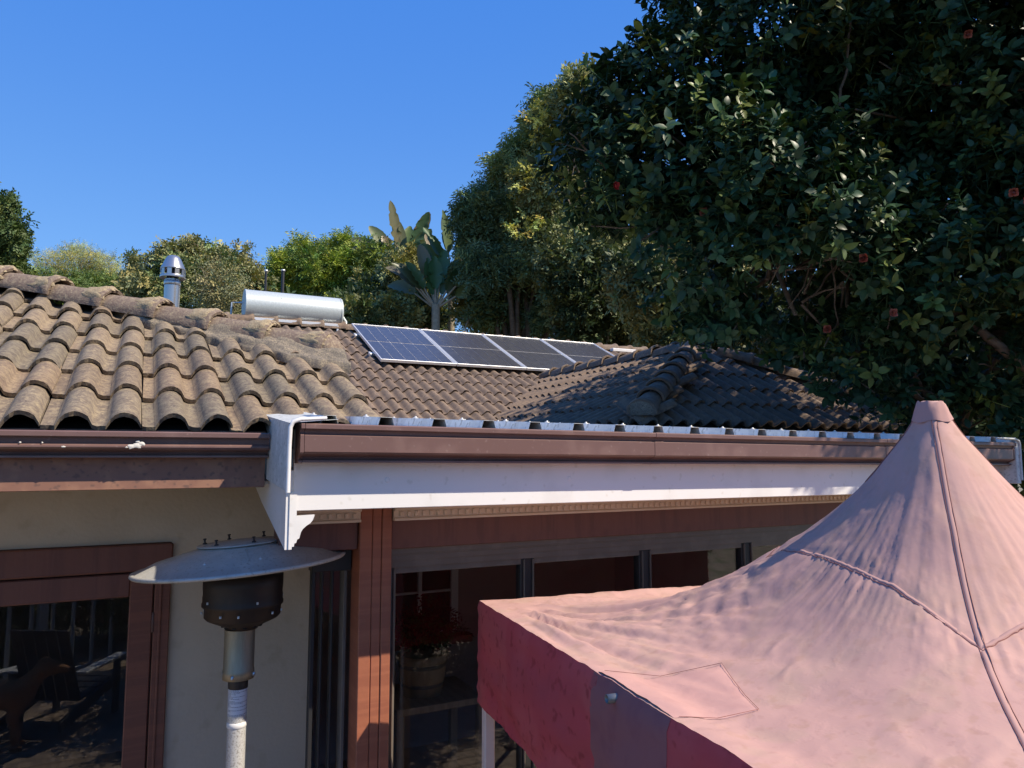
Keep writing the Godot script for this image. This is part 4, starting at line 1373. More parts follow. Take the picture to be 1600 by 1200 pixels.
	for j in 8:
		for i in 12:
			var pts := []
			for c in [[i, j], [i + 1, j], [i + 1, j + 1], [i, j + 1]]:
				var u: float = c[0] / 12.0
				var v: float = c[1] / 8.0
				var edge := 0.0 if c[0] == 0 or c[0] == 12 or c[1] == 8 or c[1] == 0 else 1.0
				pts.append(valance_point(lerpf(bm - 0.12, bm + 0.20, u), v * (0.66 - 0.10 * u)) + o2 * (0.001 + 0.004 * edge))
			quad(st, pts[3], pts[2], pts[1], pts[0], true)
	part(t, "valance_patch", done(st), M.patch_low)
	# tube end of the truss poking through the patch
	var tc := valance_point(bm, 0.07)
	st = begin()
	var hb := Basis(t_zd, PI * 0.5)
	lathe(st, tc + t_xd * 0.01, [Vector2(0.011, 0.0), Vector2(0.011, 0.036), Vector2(0.0085, 0.036), Vector2(0.0085, 0.01), Vector2(0.0, 0.01)], 18, hb)
	part(t, "truss_tube", done(st), M.tube_end)
	# legs and truss bars
	for h in hips:
		var p: Vector3 = t_c + t_xd * h[0] * (TW * 0.5 - 0.028) + t_zd * h[1] * (TL * 0.5 - 0.028)
		st = begin()
		box(st, Vector3(p.x, 0.99, p.z), Vector3(0.04, 1.98, 0.04), 0.004, Basis(t_xd, Vector3.UP, t_zd))
		part(t, "leg", done(st), M.leg)
		st = begin()
		box(st, Vector3(p.x, 0.015, p.z), Vector3(0.10, 0.03, 0.10), 0.004, Basis(t_xd, Vector3.UP, t_zd))
		part(t, "foot", done(st), M.dark)
	st = begin()
	tube(st, [Vector3(t_c.x - 0.05, 1.9, t_c.z), Vector3(t_c.x - 0.05, 2.70, t_c.z)], [0.018, 0.018], 10)
	part(t, "centre_mast", done(st), M.leg)
	for k in 4:
		var ca: Vector2 = corners[k] * 0.97
		var cb: Vector2 = corners[(k + 1) % 4] * 0.97
		for i in 2:
			st = begin()
			var q0 := ca.lerp(cb, 0.5 * i)
			var q1 := ca.lerp(cb, 0.5 * i + 0.5)
			var w := func(q: Vector2, y: float) -> Vector3: return Vector3(0, y, 0) + Vector3(t_c.x, 0, t_c.z) + t_xd * (q.x * TW * 0.5) + t_zd * (q.y * TL * 0.5)
			tube(st, [w.call(q0, 1.96), w.call(q1, 1.72)], [0.011, 0.011], 6)
			tube(st, [w.call(q0, 1.72), w.call(q1, 1.96)], [0.011, 0.011], 6)
			part(t, "truss_bar", done(st), M.leg)

func valance_point(b: float, v: float) -> Vector3:
	var f := (b + 1.0) * 0.5
	var bell := sin(v * PI) * 0.012 * sin(f * PI)
	var wave := n1.get_noise_2d(f * 3.0, v * 0.6) * 0.050 * v * sin(f * PI) + n2.get_noise_2d(f * 2.5 + v * 1.2, v * 2.5) * 0.014 * sqrt(v) + n2.get_noise_2d(f * 7.0, v * 1.2) * 0.006 * v
	return tent(-1, b) - t_xd * (0.006 * sin(minf(v * 8.0, PI * 0.5)) + (0.004 if v > 0.0 and v < 0.08 else 0.0) + bell + wave) - Vector3(0, 0.372 * v + 0.012 * sin(f * PI) * v, 0)

func fill(n: int, v: float) -> Array:
	var a := []
	a.resize(n)
	a.fill(v)
	return a

# ---------------------------------------------------------------- plants
# one leaf from the origin along +z, its face up +y
func leaf(st: SurfaceTool, xf: Transform3D, l: float, w: float, fold := 0.25, curl := 0.25, seg := 4, blunt := 0.8):
	var prev := []
	for i in seg + 1:
		var t := i / float(seg)
		var wd := w * 0.5 * pow(maxf(sin(PI * pow(t, blunt)), 0.0), 0.75)
		if i == 0:
			wd = w * 0.03
		var y := -curl * l * t * t
		var z := l * t
		var row := [xf * Vector3(-wd, y + fold * wd, z), xf * Vector3(0, y, z), xf * Vector3(wd, y + fold * wd, z)]
		if i > 0:
			for k in 2:
				quad(st, row[k], row[k + 1], prev[k + 1], prev[k], true)
		prev = row

# whorls of big leaves round a short twig along +y
func shoot_mesh(sd: int, count: int, l: float, w: float, len: float) -> ArrayMesh:
	var r := RandomNumberGenerator.new()
	r.seed = sd
	var st := begin()
	for i in count:
		var t := i / float(count)
		var az := i * 2.4 + r.randf_range(-0.3, 0.3)
		var el := lerpf(-0.15, 0.95, t) + r.randf_range(-0.25, 0.25)
		var b := Basis(Vector3.UP, az) * Basis(Vector3.RIGHT, -el) * Basis(Vector3.BACK, r.randf_range(-0.4, 0.4))
		leaf(st, Transform3D(b, Vector3(0, len * t, 0)), l * r.randf_range(0.75, 1.1), w * r.randf_range(0.85, 1.1), 0.22, r.randf_range(0.05, 0.35))
	tube(st, [Vector3(0, -0.08, 0), Vector3(0, len * 0.95, 0)], [0.004, 0.0025], 4, false)
	return done(st)

# a spray of many small leaflets
func spray_mesh(sd: int, twigs: int, per: int, l: float, w: float, size: float, feather := false) -> ArrayMesh:
	var r := RandomNumberGenerator.new()
	r.seed = sd
	var st := begin()
	for k in twigs:
		var b := Basis(Vector3.UP, r.randf() * TAU) * Basis(Vector3.RIGHT, r.randf_range(-0.9, 0.7))
		for i in per:
			var t := (i + 1.0) / per
			var side := 1.0 if i % 2 == 0 else -1.0
			var o := b * Vector3(0, -0.25 * size * t * t, size * t)
			var lb := b * Basis(Vector3.UP, side * (1.1 if feather else r.randf_range(0.4, 1.3))) * Basis(Vector3.BACK, r.randf_range(-0.6, 0.6)) * Basis(Vector3.RIGHT, r.randf_range(-0.4, 0.5))
			leaf(st, Transform3D(lb, o), l * r.randf_range(0.7, 1.15), w * r.randf_range(0.8, 1.1), 0.15, 0.15, 2)
	return done(st)

func random_basis(r: RandomNumberGenerator, upright: float) -> Basis:
	var d := Vector3(r.randfn(), r.randfn(), r.randfn()).normalized()
	d = (d + Vector3.UP * upright).normalized()
	var x := d.cross(Vector3(r.randfn(), r.randfn(), r.randfn())).normalized()
	return Basis(x, d, x.cross(d))

func leaf_color(r: RandomNumberGenerator, c: Color, spread: float) -> Color:
	var k := exp(r.randfn(0.0, spread))
	var warm := r.randfn(0.0, 0.12)
	return Color(c.r * k * (1.0 + warm), c.g * k, c.b * k * (1.0 - warm))

func blob_points(r: RandomNumberGenerator, blobs: Array, count: int, gap: FastNoiseLite, thr: float, inner := 0.45) -> Array:
	var vol := []
	var total := 0.0
	for b in blobs:
		var v: float = b[1].x * b[1].y * b[1].z
		vol.append(pow(v, 0.75))
		total += vol[vol.size() - 1]
	var out := []
	for k in blobs.size():
		var want := int(count * vol[k] / total)
		for i in want:
			var d := Vector3(r.randfn(), r.randfn(), r.randfn()).normalized()
			var rad := pow(r.randf_range(pow(inner, 3.0), 1.0), 1.0 / 3.0)
			var q: Vector3 = b_at(blobs[k], d * rad)
			if gap.get_noise_3dv(q) < thr:
				continue
			out.append([q, (blobs[k][1] * d).normalized()])
	return out

func b_at(b: Array, d: Vector3) -> Vector3:
	return b[0] + Vector3(d.x * b[1].x, d.y * b[1].y, d.z * b[1].z)

func limb(st: SurfaceTool, r: RandomNumberGenerator, a: Vector3, b: Vector3, ra: float, rb: float, sag := 0.08):
	var pts := []
	var rad := []
	var l := (b - a).length()
	var off := Vector3(r.randfn(), r.randfn() * 0.5, r.randfn()) * l * sag
	var n := 5
	for i in n + 1:
		var t := i / float(n)
		pts.append(a.lerp(b, t) + off * sin(PI * t) + Vector3(r.randfn(), r.randfn(), r.randfn()) * l * 0.012)
		rad.append(lerpf(ra, rb, pow(t, 0.8)))
	tube(st, pts, rad, 7)

# a tree: trunk, limbs to every blob, twigs, and leaf clumps
func tree(called: String, label: String, base: Vector3, blobs: Array, meshes: Array, lm: Material, color: Color, count: int, bark: Material, trunk_r: float, o := {}) -> Node3D:
	var r := RandomNumberGenerator.new()
	r.seed = o.get("seed", 1)
	var t := thing(called, label, o.get("cat", "tree"), base, o.get("group", ""))
	var mid := Vector3.ZERO
	for b in blobs:
		mid += b[0]
	mid /= blobs.size()
	var fork: Vector3 = base.lerp(mid, o.get("fork", 0.5)) + Vector3(r.randfn(), 0, r.randfn()) * 0.1
	var st := begin()
	limb(st, r, base, fork, trunk_r, trunk_r * 0.7, 0.04)
	part(t, "trunk", done(st), bark)
	st = begin()
	for b in blobs:
		var e: Vector3 = b[0]
		limb(st, r, fork, e, trunk_r * 0.45, trunk_r * 0.14, 0.07)
		for k in int(o.get("twigs", 5)):
			var d := Vector3(r.randfn(), r.randfn() + 0.3, r.randfn()).normalized()
			limb(st, r, fork.lerp(e, r.randf_range(0.6, 1.0)), b_at(b, d * 0.85), trunk_r * 0.13, trunk_r * 0.04, 0.08)
	part(t, "limbs", done(st), bark)
	var gap := noise(o.get("seed", 1) + 7, o.get("gap_freq", 0.9), 3)
	# small side clumps that roughen the outline
	var all := blobs.duplicate()
	for b in blobs:
		for k in int(o.get("sat", 7)):
			var d := Vector3(r.randfn(), r.randfn() + 0.4, r.randfn()).normalized()
			all.append([b_at(b, d * r.randf_range(0.95, 1.2)), b[1] * r.randf_range(0.18, 0.34)])
	var pts := blob_points(r, all, count, gap, o.get("gap", -0.15), o.get("inner", 0.5))
	var xf := []
	var cols := []
	for m in meshes.size():
		xf.append([])
		cols.append([])
	for p in pts:
		var k := r.randi() % meshes.size()
		var b := random_basis(r, o.get("upright", 0.6))
		b = b.scaled_local(Vector3.ONE * r.randf_range(0.75, 1.2))
		xf[k].append(Transform3D(b, p[0]))
		var c := color
		if o.has("color2") and gap.get_noise_3dv(p[0] * 0.5 + Vector3(9, 0, 0)) > o.get("split", 0.0):
			c = o.color2
		cols[k].append(leaf_color(r, c, o.get("spread", 0.25)))
	for m in meshes.size():
		many(t, "foliage", meshes[m], lm, xf[m], cols[m])
	return t

func ball(x: float, y: float, z: float, r: float, sy := 1.0) -> Array:
	return [Vector3(x, y, z), Vector3(r, r * sy, r)]

# ---------------------------------------------------------------- the big glossy leaved tree on the right
func build_camellia():
	var r := RandomNumberGenerator.new()
	r.seed = 900
	var base := Vector3(5.75, 0, -3.35)
	var t := thing("camellia_tree", "large dark glossy leaved tree with red flowers overhanging the right side", "tree", base)
	var raw := [[3.77, 5.50, -3.62, 0.75], [4.84, 5.62, -3.29, 1.10], [3.18, 5.05, -3.75, 0.45], [2.87, 4.92, -3.92, 0.33], [2.78, 4.48, -4.01, 0.45], [3.29, 4.49, -3.64, 0.60], [4.21, 4.85, -3.49, 0.70], [5.12, 4.85, -3.14, 0.80],
		[2.95, 4.10, -3.87, 0.42], [3.36, 3.98, -3.44, 0.50], [3.91, 3.86, -3.17, 0.55], [4.46, 3.76, -2.95, 0.60], [4.95, 3.95, -2.78, 0.70], [3.82, 3.50, -3.36, 0.36], [4.17, 3.24, -3.25, 0.34], [4.70, 3.06, -3.25, 0.32],
		[5.40, 3.25, -3.04, 0.50], [5.30, 2.80, -3.24, 0.42], [5.19, 5.22, -2.71, 0.90], [6.06, 4.79, -2.31, 1.20], [6.10, 3.70, -2.40, 1.0], [4.87, 6.91, -3.24, 1.2], [3.82, 6.67, -3.81, 0.9],
		[5.9, 6.2, -2.4, 1.3], [4.75, 4.35, -1.15, 0.62], [5.5, 4.6, -1.2, 0.9], [5.3, 5.7, -1.6, 1.0], [6.8, 5.4, -3.2, 1.3], [6.6, 6.6, -3.6, 1.3], [5.8, 5.4, -4.4, 1.1], [4.9, 5.2, -4.6, 0.8], [7.0, 4.2, -3.6, 1.1], [5.6, 4.2, -4.3, 0.7], [3.62, 3.72, -3.45, 0.38], [4.06, 3.55, -3.2, 0.42], [3.45, 3.55, -3.7, 0.3], [3.22, 3.78, -3.62, 0.40], [3.62, 3.86, -3.25, 0.45], [3.45, 4.25, -3.35, 0.42], [3.98, 3.78, -3.05, 0.42], [3.9, 4.35, -3.2, 0.5], [3.27, 4.24, -3.16, 0.40], [3.43, 4.07, -3.1, 0.42], [3.49, 3.83, -3.12, 0.42], [3.35, 3.89, -3.24, 0.40], [3.68, 3.99, -3.02, 0.42]]
	var blobs := []
	for b in raw:
		blobs.append(ball(b[0], b[1], b[2], b[3], 0.92))
	var fork := Vector3(5.55, 2.7, -3.45)
	var st := begin()
	limb(st, r, base, fork, 0.15, 0.12, 0.03)
	part(t, "trunk", done(st), M.bark)
	var forks := [fork, Vector3(5.25, 4.0, -3.5), Vector3(5.5, 5.1, -3.2), Vector3(4.55, 4.6, -3.7), Vector3(5.9, 4.2, -2.8)]
	for k in range(1, 5):
		st = begin()
		limb(st, r, forks[0 if k != 2 and k != 3 else 1], forks[k], 0.095 if k != 3 else 0.06, 0.05, 0.06)
		part(t, "limb", done(st), M.bark)
	for b in blobs:
		st = begin()
		var best: Vector3 = forks[0]
		for f in forks:
			if (f - b[0]).length() < (best - b[0]).length():
				best = f
		limb(st, r, best, b[0], 0.036, 0.014, 0.10)
		for k in 5:
			var d := Vector3(r.randfn(), r.randfn(), r.randfn()).normalized()
			limb(st, r, best.lerp(b[0], r.randf_range(0.5, 1.0)), b_at(b, d * 0.9), 0.011, 0.004, 0.12)
		part(t, "branch", done(st), M.bark)
	for q in seen_twigs:
		st = begin()
		var rad := []
		var path := smoothed(q[0], 5)
		for i in path.size():
			rad.append(lerpf(q[1], q[2], i / float(path.size() - 1)) * 0.85)
		tube(st, path, rad, 8)
		part(t, "branch", done(st), M.bark)
	var gap := noise(905, 0.75, 3)
	var vis := []
	var outer := []
	for b in blobs:
		if b[0].y > 5.3 and b[0].x > 5.0 or b[0].z < -4.2 or b[0].x > 6.5 or b[0].z > -1.8:
			outer.append(b)
		else:
			vis.append(b)
	var pts := blob_points(r, vis, 15500, gap, -0.22, 0.55)
	pts.append_array(blob_points(r, outer, 4200, gap, -0.06, 0.5))
	var meshes := []
	for k in 4:
		meshes.append(shoot_mesh(910 + k, 9, 0.079, 0.043, 0.105))
	var single := []
	for k in 3:
		var ls := begin()
		leaf(ls, Transform3D(), 0.083, 0.045, 0.2, 0.12 + 0.1 * k)
		single.append(done(ls))
	var lms := []
	for c in [lin(0.026, 0.062, 0.026), lin(0.034, 0.072, 0.030), lin(0.022, 0.052, 0.026), lin(0.060, 0.105, 0.030)]:
		var m := mat(c, 0.36)
		m.backlight_enabled = true
		m.backlight = Color(0.30, 0.34, 0.12)
		lms.append(m)
	var xf := [[], [], [], []]
	var cols := [[], [], [], []]
	var cam := Vector3(0, 2.57, 0)
	var near := []
	var hollows := [[Vector3(3.95, 4.78, -3.05), 0.42], [Vector3(4.10, 4.62, -2.80), 0.40], [Vector3(4.70, 3.25, -2.75), 0.30]]
	for p in pts:
		var open := false
		for hl in hollows:
			if (p[0] - hl[0]).length() < hl[1]:
				open = true
		if open and r.randf() < 0.85:
			continue
		var d: Vector3 = ((p[1] as Vector3) * 0.7 + Vector3.UP * 0.75 + Vector3(r.randfn(), r.randfn(), r.randfn()) * 0.35).normalized()
		var x := d.cross(Vector3(r.randfn(), r.randfn(), r.randfn())).normalized()
		var b := Basis(x, d, x.cross(d)).scaled_local(Vector3.ONE * r.randf_range(0.8, 1.15))
		var outward: float = (p[1] as Vector3).dot((cam - p[0]).normalized())
		if outward > 0.75 and p[0].x < 5.3 and p[0].z < -2.6 and near.size() < 37 and r.randf() < 0.10:
			near.append(Transform3D(b, p[0]))
			continue
		var k := r.randi() % 4
		xf[k].append(Transform3D(b, p[0]))
		var c := Color(0.028, 0.062, 0.027)
		if r.randf() < 0.15:
			c = Color(0.085, 0.12, 0.032)
		cols[k].append(leaf_color(r, c, 0.22))
	for k in 4:
		many(t, "foliage", meshes[k], M.leaf_gloss, xf[k], cols[k])
	for q in near:
		for i in 8:
			var f := i / 8.0
			var el := lerpf(-0.15, 0.95, f) + r.randf_range(-0.2, 0.2)
			var lb := Basis(Vector3.UP, i * 2.4) * Basis(Vector3.RIGHT, -el)
			part(t, "leaf", single[r.randi() % 3], lms[r.randi() % 4], q * Transform3D(lb, Vector3(0, 0.13 * f, 0)))
	# flowers, some faded brown
	var fm := [mat(lin(0.34, 0.03, 0.028), 0.6), mat(lin(0.24, 0.075, 0.05), 0.7), mat(lin(0.38, 0.14, 0.10), 0.7)]
	for m in fm:
		m.backlight_enabled = true
		m.backlight = Color(0.4, 0.1, 0.08)
	var k := 0
	for s in flower_spots():
		st = begin()
		for i in 12:
			var ring := 0.35 if i < 4 else (0.75 if i < 8 else 1.15)
			leaf(st, Transform3D(Basis(Vector3.UP, i * 1.65) * Basis(Vector3.RIGHT, -1.5 + ring), Vector3.ZERO), 0.036, 0.032, 0.3, -0.35, 3, 1.1)
		var d2: Vector3 = ((cam - s).normalized() + Vector3(r.randfn(), r.randfn(), r.randfn()) * 0.35).normalized()
		var x2 := d2.cross(Vector3.UP).normalized()
		part(t, "flower", done(st), fm[k % 3], Transform3D(Basis(x2, d2, x2.cross(d2)), s))
		k += 1

var seen_twigs := [
	[[Vector3(5.330, 3.109, -2.756), Vector3(5.093, 3.300, -2.856), Vector3(4.910, 3.523, -2.987), Vector3(4.826, 3.731, -3.191)], 0.045, 0.025],
	[[Vector3(5.270, 3.450, -2.627), Vector3(4.962, 3.699, -2.757), Vector3(4.777, 3.678, -2.853), Vector3(4.687, 3.544, -2.975)], 0.016, 0.008],
	[[Vector3(4.295, 5.189, -3.056), Vector3(4.375, 5.076, -2.966), Vector3(4.459, 4.994, -2.871), Vector3(4.629, 4.946, -2.728), Vector3(5.014, 4.882, -2.478)], 0.006, 0.010],
	[[Vector3(4.663, 5.295, -2.857), Vector3(4.644, 5.040, -2.895), Vector3(4.715, 4.807, -2.884)], 0.012, 0.016],
	[[Vector3(4.030, 5.442, -3.041), Vector3(4.024, 5.152, -3.076), Vector3(4.035, 4.866, -3.163)], 0.008, 0.012],
	[[Vector3(4.081, 4.879, -3.199), Vector3(4.160, 4.837, -3.102), Vector3(4.457, 4.807, -3.016)], 0.007, 0.012],
	[[Vector3(3.383, 4.820, -3.500), Vector3(3.465, 4.766, -3.402), Vector3(3.673, 4.812, -3.353)], 0.007, 0.006],
	[[Vector3(3.602, 5.231, -3.405), Vector3(3.575, 5.076, -3.374), Vector3(3.473, 5.076, -3.426)], 0.006, 0.004],
	[[Vector3(3.473, 5.076, -3.426), Vector3(3.588, 5.034, -3.372), Vector3(3.709, 4.956, -3.381)], 0.006, 0.008],
	[[Vector3(4.594, 3.893, -2.554), Vector3(4.626, 3.796, -2.548), Vector3(4.650, 3.719, -2.544)], 0.004, 0.003],
	[[Vector3(4.077, 3.937, -3.304), Vector3(4.360, 3.555, -3.202), Vector3(4.581, 3.403, -3.229)], 0.008, 0.012],
	[[Vector3(5.051, 2.828, -3.298), Vector3(4.768, 3.244, -3.274), Vector3(4.663, 3.377, -3.313)], 0.016, 0.008],
]

# a smooth path through points
func smoothed(pts: Array, sub: int) -> Array:
	var out := []
	for i in pts.size() - 1:
		var p0: Vector3 = pts[maxi(i - 1, 0)]
		var p1: Vector3 = pts[i]
		var p2: Vector3 = pts[i + 1]
		var p3: Vector3 = pts[mini(i + 2, pts.size() - 1)]
		for k in sub:
			var w := n2.get_noise_3dv(p1 * 3.0 + Vector3(k, i, 0) * 0.3) * 0.02
			out.append(p1.cubic_interpolate(p2, p0, p3, k / float(sub)) + Vector3(w, -w, w))
	out.append(pts[pts.size() - 1])
	return out

func flower_spots() -> Array:
	return [Vector3(3.19, 4.60, -3.20), Vector3(3.75, 4.19, -3.0), Vector3(4.25, 4.02, -2.25), Vector3(4.34, 3.98, -2.22), Vector3(3.62, 3.68, -2.72), Vector3(3.92, 3.40, -2.78), Vector3(2.55, 4.22, -3.62), Vector3(2.93, 4.0, -3.25), Vector3(2.95, 4.75, -3.55), Vector3(3.35, 4.25, -3.15), Vector3(3.70, 3.33, -3.05), Vector3(4.35, 5.10, -2.50)]

# ---------------------------------------------------------------- wild banana
func banana(base: Vector3, h: float, n: int, sd: int, label: String, fan: float, size: float):
	var r := RandomNumberGenerator.new()
	r.seed = sd
	var t := thing("wild_banana", label, "tree", base)
	var st := begin()
	var top := base + Vector3(r.randf_range(-0.1, 0.1), h, 0)
	tube(st, [base, base.lerp(top, 0.5) + Vector3(0.05, 0, 0), top], [0.13, 0.12, 0.10], 9)
	part(t, "trunk", done(st), M.bark_pale)
	for i in n:
		var f := (i - (n - 1) * 0.5) / n
		var ang := f * fan + r.randf_range(-0.12, 0.12)
		var depth := r.randf_range(-0.5, 0.5)
		var dir := Vector3(sin(ang), cos(ang), depth * 0.6).normalized()
		dir = Basis(Vector3.UP, -0.47) * dir
		var stalk := r.randf_range(0.35, 0.75) * size
		var a := top + Vector3(0, -0.1, 0)
		var b := a + dir * stalk
		st = begin()
		tube(st, [a, a.lerp(b, 0.5), b], [0.035, 0.028, 0.02], 6)
		var bl := begin()
		var droop := absf(ang) * 0.55 + r.randf_range(0.0, 0.25)
		var side := dir.cross(Vector3(depth, 0.2, 1.0)).normalized()
		var up := side.cross(dir)
		var l := r.randf_range(0.95, 1.3) * size
		var prev := []
		for s in 19:
			var u := s / 18.0
			var w := 0.19 * size * pow(maxf(sin(PI * pow(u, 0.75)), 0.0), 0.55)
			if s == 0:
				w = 0.03
			var c := b + dir * l * u * (1.0 - 0.2 * droop * u) - Vector3.UP * droop * l * 0.42 * u * u
			var fr := r.randf_range(0.88, 1.04) if r.randf() > 0.13 else r.randf_range(0.45, 0.75)
			var row := [c - side * w * fr + up * w * 0.25, c - side * w * 0.5 + up * w * 0.06, c, c + side * w * 0.5 + up * w * 0.06, c + side * w * fr + up * w * 0.25]
			if s > 0:
				for q in 4:
					quad(bl, prev[q], prev[q + 1], row[q + 1], row[q], true)
			prev = row
		var m := mat(lin(r.randf_range(0.04, 0.10), r.randf_range(0.075, 0.13), r.randf_range(0.03, 0.05)) if i % 5 != 4 else lin(0.16, 0.12, 0.06), 0.45)
		m.backlight_enabled = true
		m.backlight = Color(0.25, 0.3, 0.1)
		var lf := part(t, "leaf", done(bl), m)
		part(lf, "stalk", done(st), M.bark_pale)

var crowns := {
	"far_left": [Vector3(-5.17,0,-36.47), 1.00, [[-5.95,11.56,-34.86,1.32], [-5.38,11.27,-35.42,0.83], [-5.18,10.87,-36.17,0.64], [-6.02,9.84,-35.29,1.53], [-5.51,11.97,-35.61,0.57], [-5.09,10.33,-36.38,0.64]]],
	"fever": [Vector3(-2.87,0,-52.21), 0.55, [[-4.77,13.90,-50.41,1.14], [-3.51,14.41,-50.94,1.32], [-2.16,14.22,-51.48,1.27], [-1.26,13.06,-49.02,0.69], [-4.01,13.40,-51.60,1.10], [-2.30,13.22,-51.97,1.20], [-5.32,13.54,-51.34,0.61]]],
	"low": [Vector3(-2.65,0,-40.82), 0.70, [[-4.06,10.27,-39.51,0.89], [-5.24,10.61,-41.02,0.85], [-3.27,10.28,-41.00,0.87], [-0.32,10.26,-37.84,0.83], [-1.98,9.75,-39.69,1.52]]],
	"bushy": [Vector3(1.61,0,-23.99), 1.00, [[0.18,7.37,-23.45,0.67], [0.76,7.91,-23.69,0.72], [1.43,8.27,-23.91,0.70], [2.08,7.77,-22.59,0.71], [2.79,7.60,-22.84,0.61], [0.14,6.86,-24.86,0.78], [1.29,7.09,-23.21,1.13], [2.54,6.78,-23.20,0.96], [1.22,8.92,-24.23,0.18], [1.40,8.81,-23.11,0.15], [2.04,8.54,-23.41,0.23], [0.59,8.11,-23.16,0.30]]],
	"bare": [Vector3(2.08,0,-21.49), 1.00, [[1.51,7.14,-20.61,0.47], [1.97,7.11,-20.92,0.52], [1.84,6.83,-21.55,0.57], [2.14,6.66,-20.47,0.44]]],
	"feathery": [Vector3(6.23,0,-25.02), 0.65, [[4.21,8.74,-24.52,0.63], [5.07,9.17,-24.71,0.65], [6.12,9.40,-24.83,0.71], [6.68,9.16,-23.39,0.64], [7.53,9.06,-23.64,0.65], [4.28,8.37,-26.05,0.80], [5.24,8.35,-24.38,0.98], [6.53,8.49,-24.38,1.01], [7.70,8.41,-24.48,0.94], [4.74,7.31,-24.92,0.99], [6.23,7.43,-24.82,1.23], [7.10,7.12,-23.23,0.97]]],
	"shade": [Vector3(5.06,0,-19.98), 1.00, [[5.08,6.13,-18.90,0.57], [4.76,6.04,-19.61,0.52], [5.64,6.66,-19.64,0.42], [3.91,6.07,-19.64,0.58]]],
	"thicket": [Vector3(6.75,0,-20.24), 1.00, [[5.95,7.58,-19.39,0.46], [6.58,7.75,-19.62,0.44], [6.24,7.08,-20.43,0.71], [6.62,6.90,-19.27,0.61], [6.49,6.24,-19.97,0.73], [7.34,6.51,-20.08,0.64]]],
	"under": [Vector3(6.84,0,-17.38), 1.00, [[5.05,5.83,-17.30,0.50], [5.96,5.91,-17.33,0.51], [7.26,6.35,-16.25,0.53], [7.74,7.09,-16.93,0.30]]],
	"dark": [Vector3(8.58,0,-16.49), 0.65, [[7.16,8.53,-15.94,0.44], [7.25,8.30,-16.42,0.38], [8.22,9.28,-16.31,0.56], [7.76,9.45,-15.65,0.38], [8.39,10.13,-15.76,0.48], [8.93,10.88,-15.90,0.49], [8.78,11.06,-15.08,0.44], [9.33,10.33,-15.39,0.74], [9.12,9.53,-16.08,0.83], [7.79,8.45,-16.00,0.73], [7.70,7.82,-16.62,0.59], [7.57,6.95,-15.90,0.78], [7.34,6.26,-16.59,0.61], [8.29,6.16,-16.62,0.92], [8.72,7.44,-15.38,1.10], [9.59,9.01,-15.27,0.97], [9.35,6.37,-16.18,0.99]]],
	"yellow": [Vector3(9.05,0,-15.12), 1.00, [[7.97,8.77,-14.40,0.41], [8.33,9.40,-14.62,0.36], [8.88,10.46,-14.70,0.53], [8.82,10.73,-13.87,0.50], [9.36,11.23,-14.02,0.52], [8.89,8.42,-15.04,0.69], [9.03,7.21,-14.27,0.90], [8.50,8.01,-14.93,0.55]]],
	"yc": [Vector3(8.72,0,-14.95), 1.00, [[7.68,8.69,-14.23,0.07], [8.07,9.02,-14.46,0.07], [8.45,8.96,-14.74,0.08], [7.97,9.11,-14.16,0.07], [8.08,8.67,-14.61,0.07], [9.41,11.56,-14.08,0.08], [8.90,10.99,-13.59,0.07], [9.43,11.14,-13.77,0.08], [8.41,10.76,-14.80,0.08], [7.98,10.25,-14.26,0.07], [8.60,9.68,-14.47,0.08], [7.62,7.65,-14.38,0.06]]],
	"sun1": [Vector3(9.94,0,-14.67), 1.00, [[8.89,6.34,-14.20,0.65], [9.67,5.99,-14.31,0.57], [10.15,6.76,-14.46,0.68], [9.04,5.70,-14.31,0.53], [10.15,5.70,-14.22,0.55], [10.60,7.41,-14.28,0.62]]],
	"sun2": [Vector3(10.90,0,-11.92), 1.00, [[9.03,6.04,-11.97,0.58], [9.93,5.80,-11.96,0.64], [10.77,6.15,-11.92,0.66], [10.87,5.58,-11.19,0.61], [11.76,5.25,-11.20,0.62], [11.18,5.18,-11.91,0.55], [9.66,5.10,-11.96,0.56], [12.45,4.82,-10.99,0.57], [11.95,4.67,-11.68,0.42], [10.07,6.68,-11.69,0.53]]],
	"shrub": [Vector3(10.33,0,-7.14), 1.00, [[8.57,3.93,-7.52,0.37], [9.35,3.63,-7.45,0.43], [10.27,3.46,-7.29,0.49], [10.52,3.24,-6.67,0.56], [11.47,3.05,-6.51,0.67], [11.97,4.05,-6.44,0.59], [9.03,4.36,-7.38,0.47], [10.12,4.22,-7.14,0.58], [11.24,4.26,-6.87,0.59]]],
}

func crown(key: String) -> Array:
	var out := []
	for b in crowns[key][2]:
		out.append(ball(b[0], b[1], b[2], b[3] * (0.86 if key == "dark" else 1.08), crowns[key][1]))
	return out

func grove(called: String, key: String, label: String, meshes: Array, color: Color, count: int, bark: Material, trunk_r: float, o := {}) -> Node3D:
	return tree(called, label, crowns[key][0], crown(key), meshes, M.leaf_soft, color, count, bark, trunk_r, o)

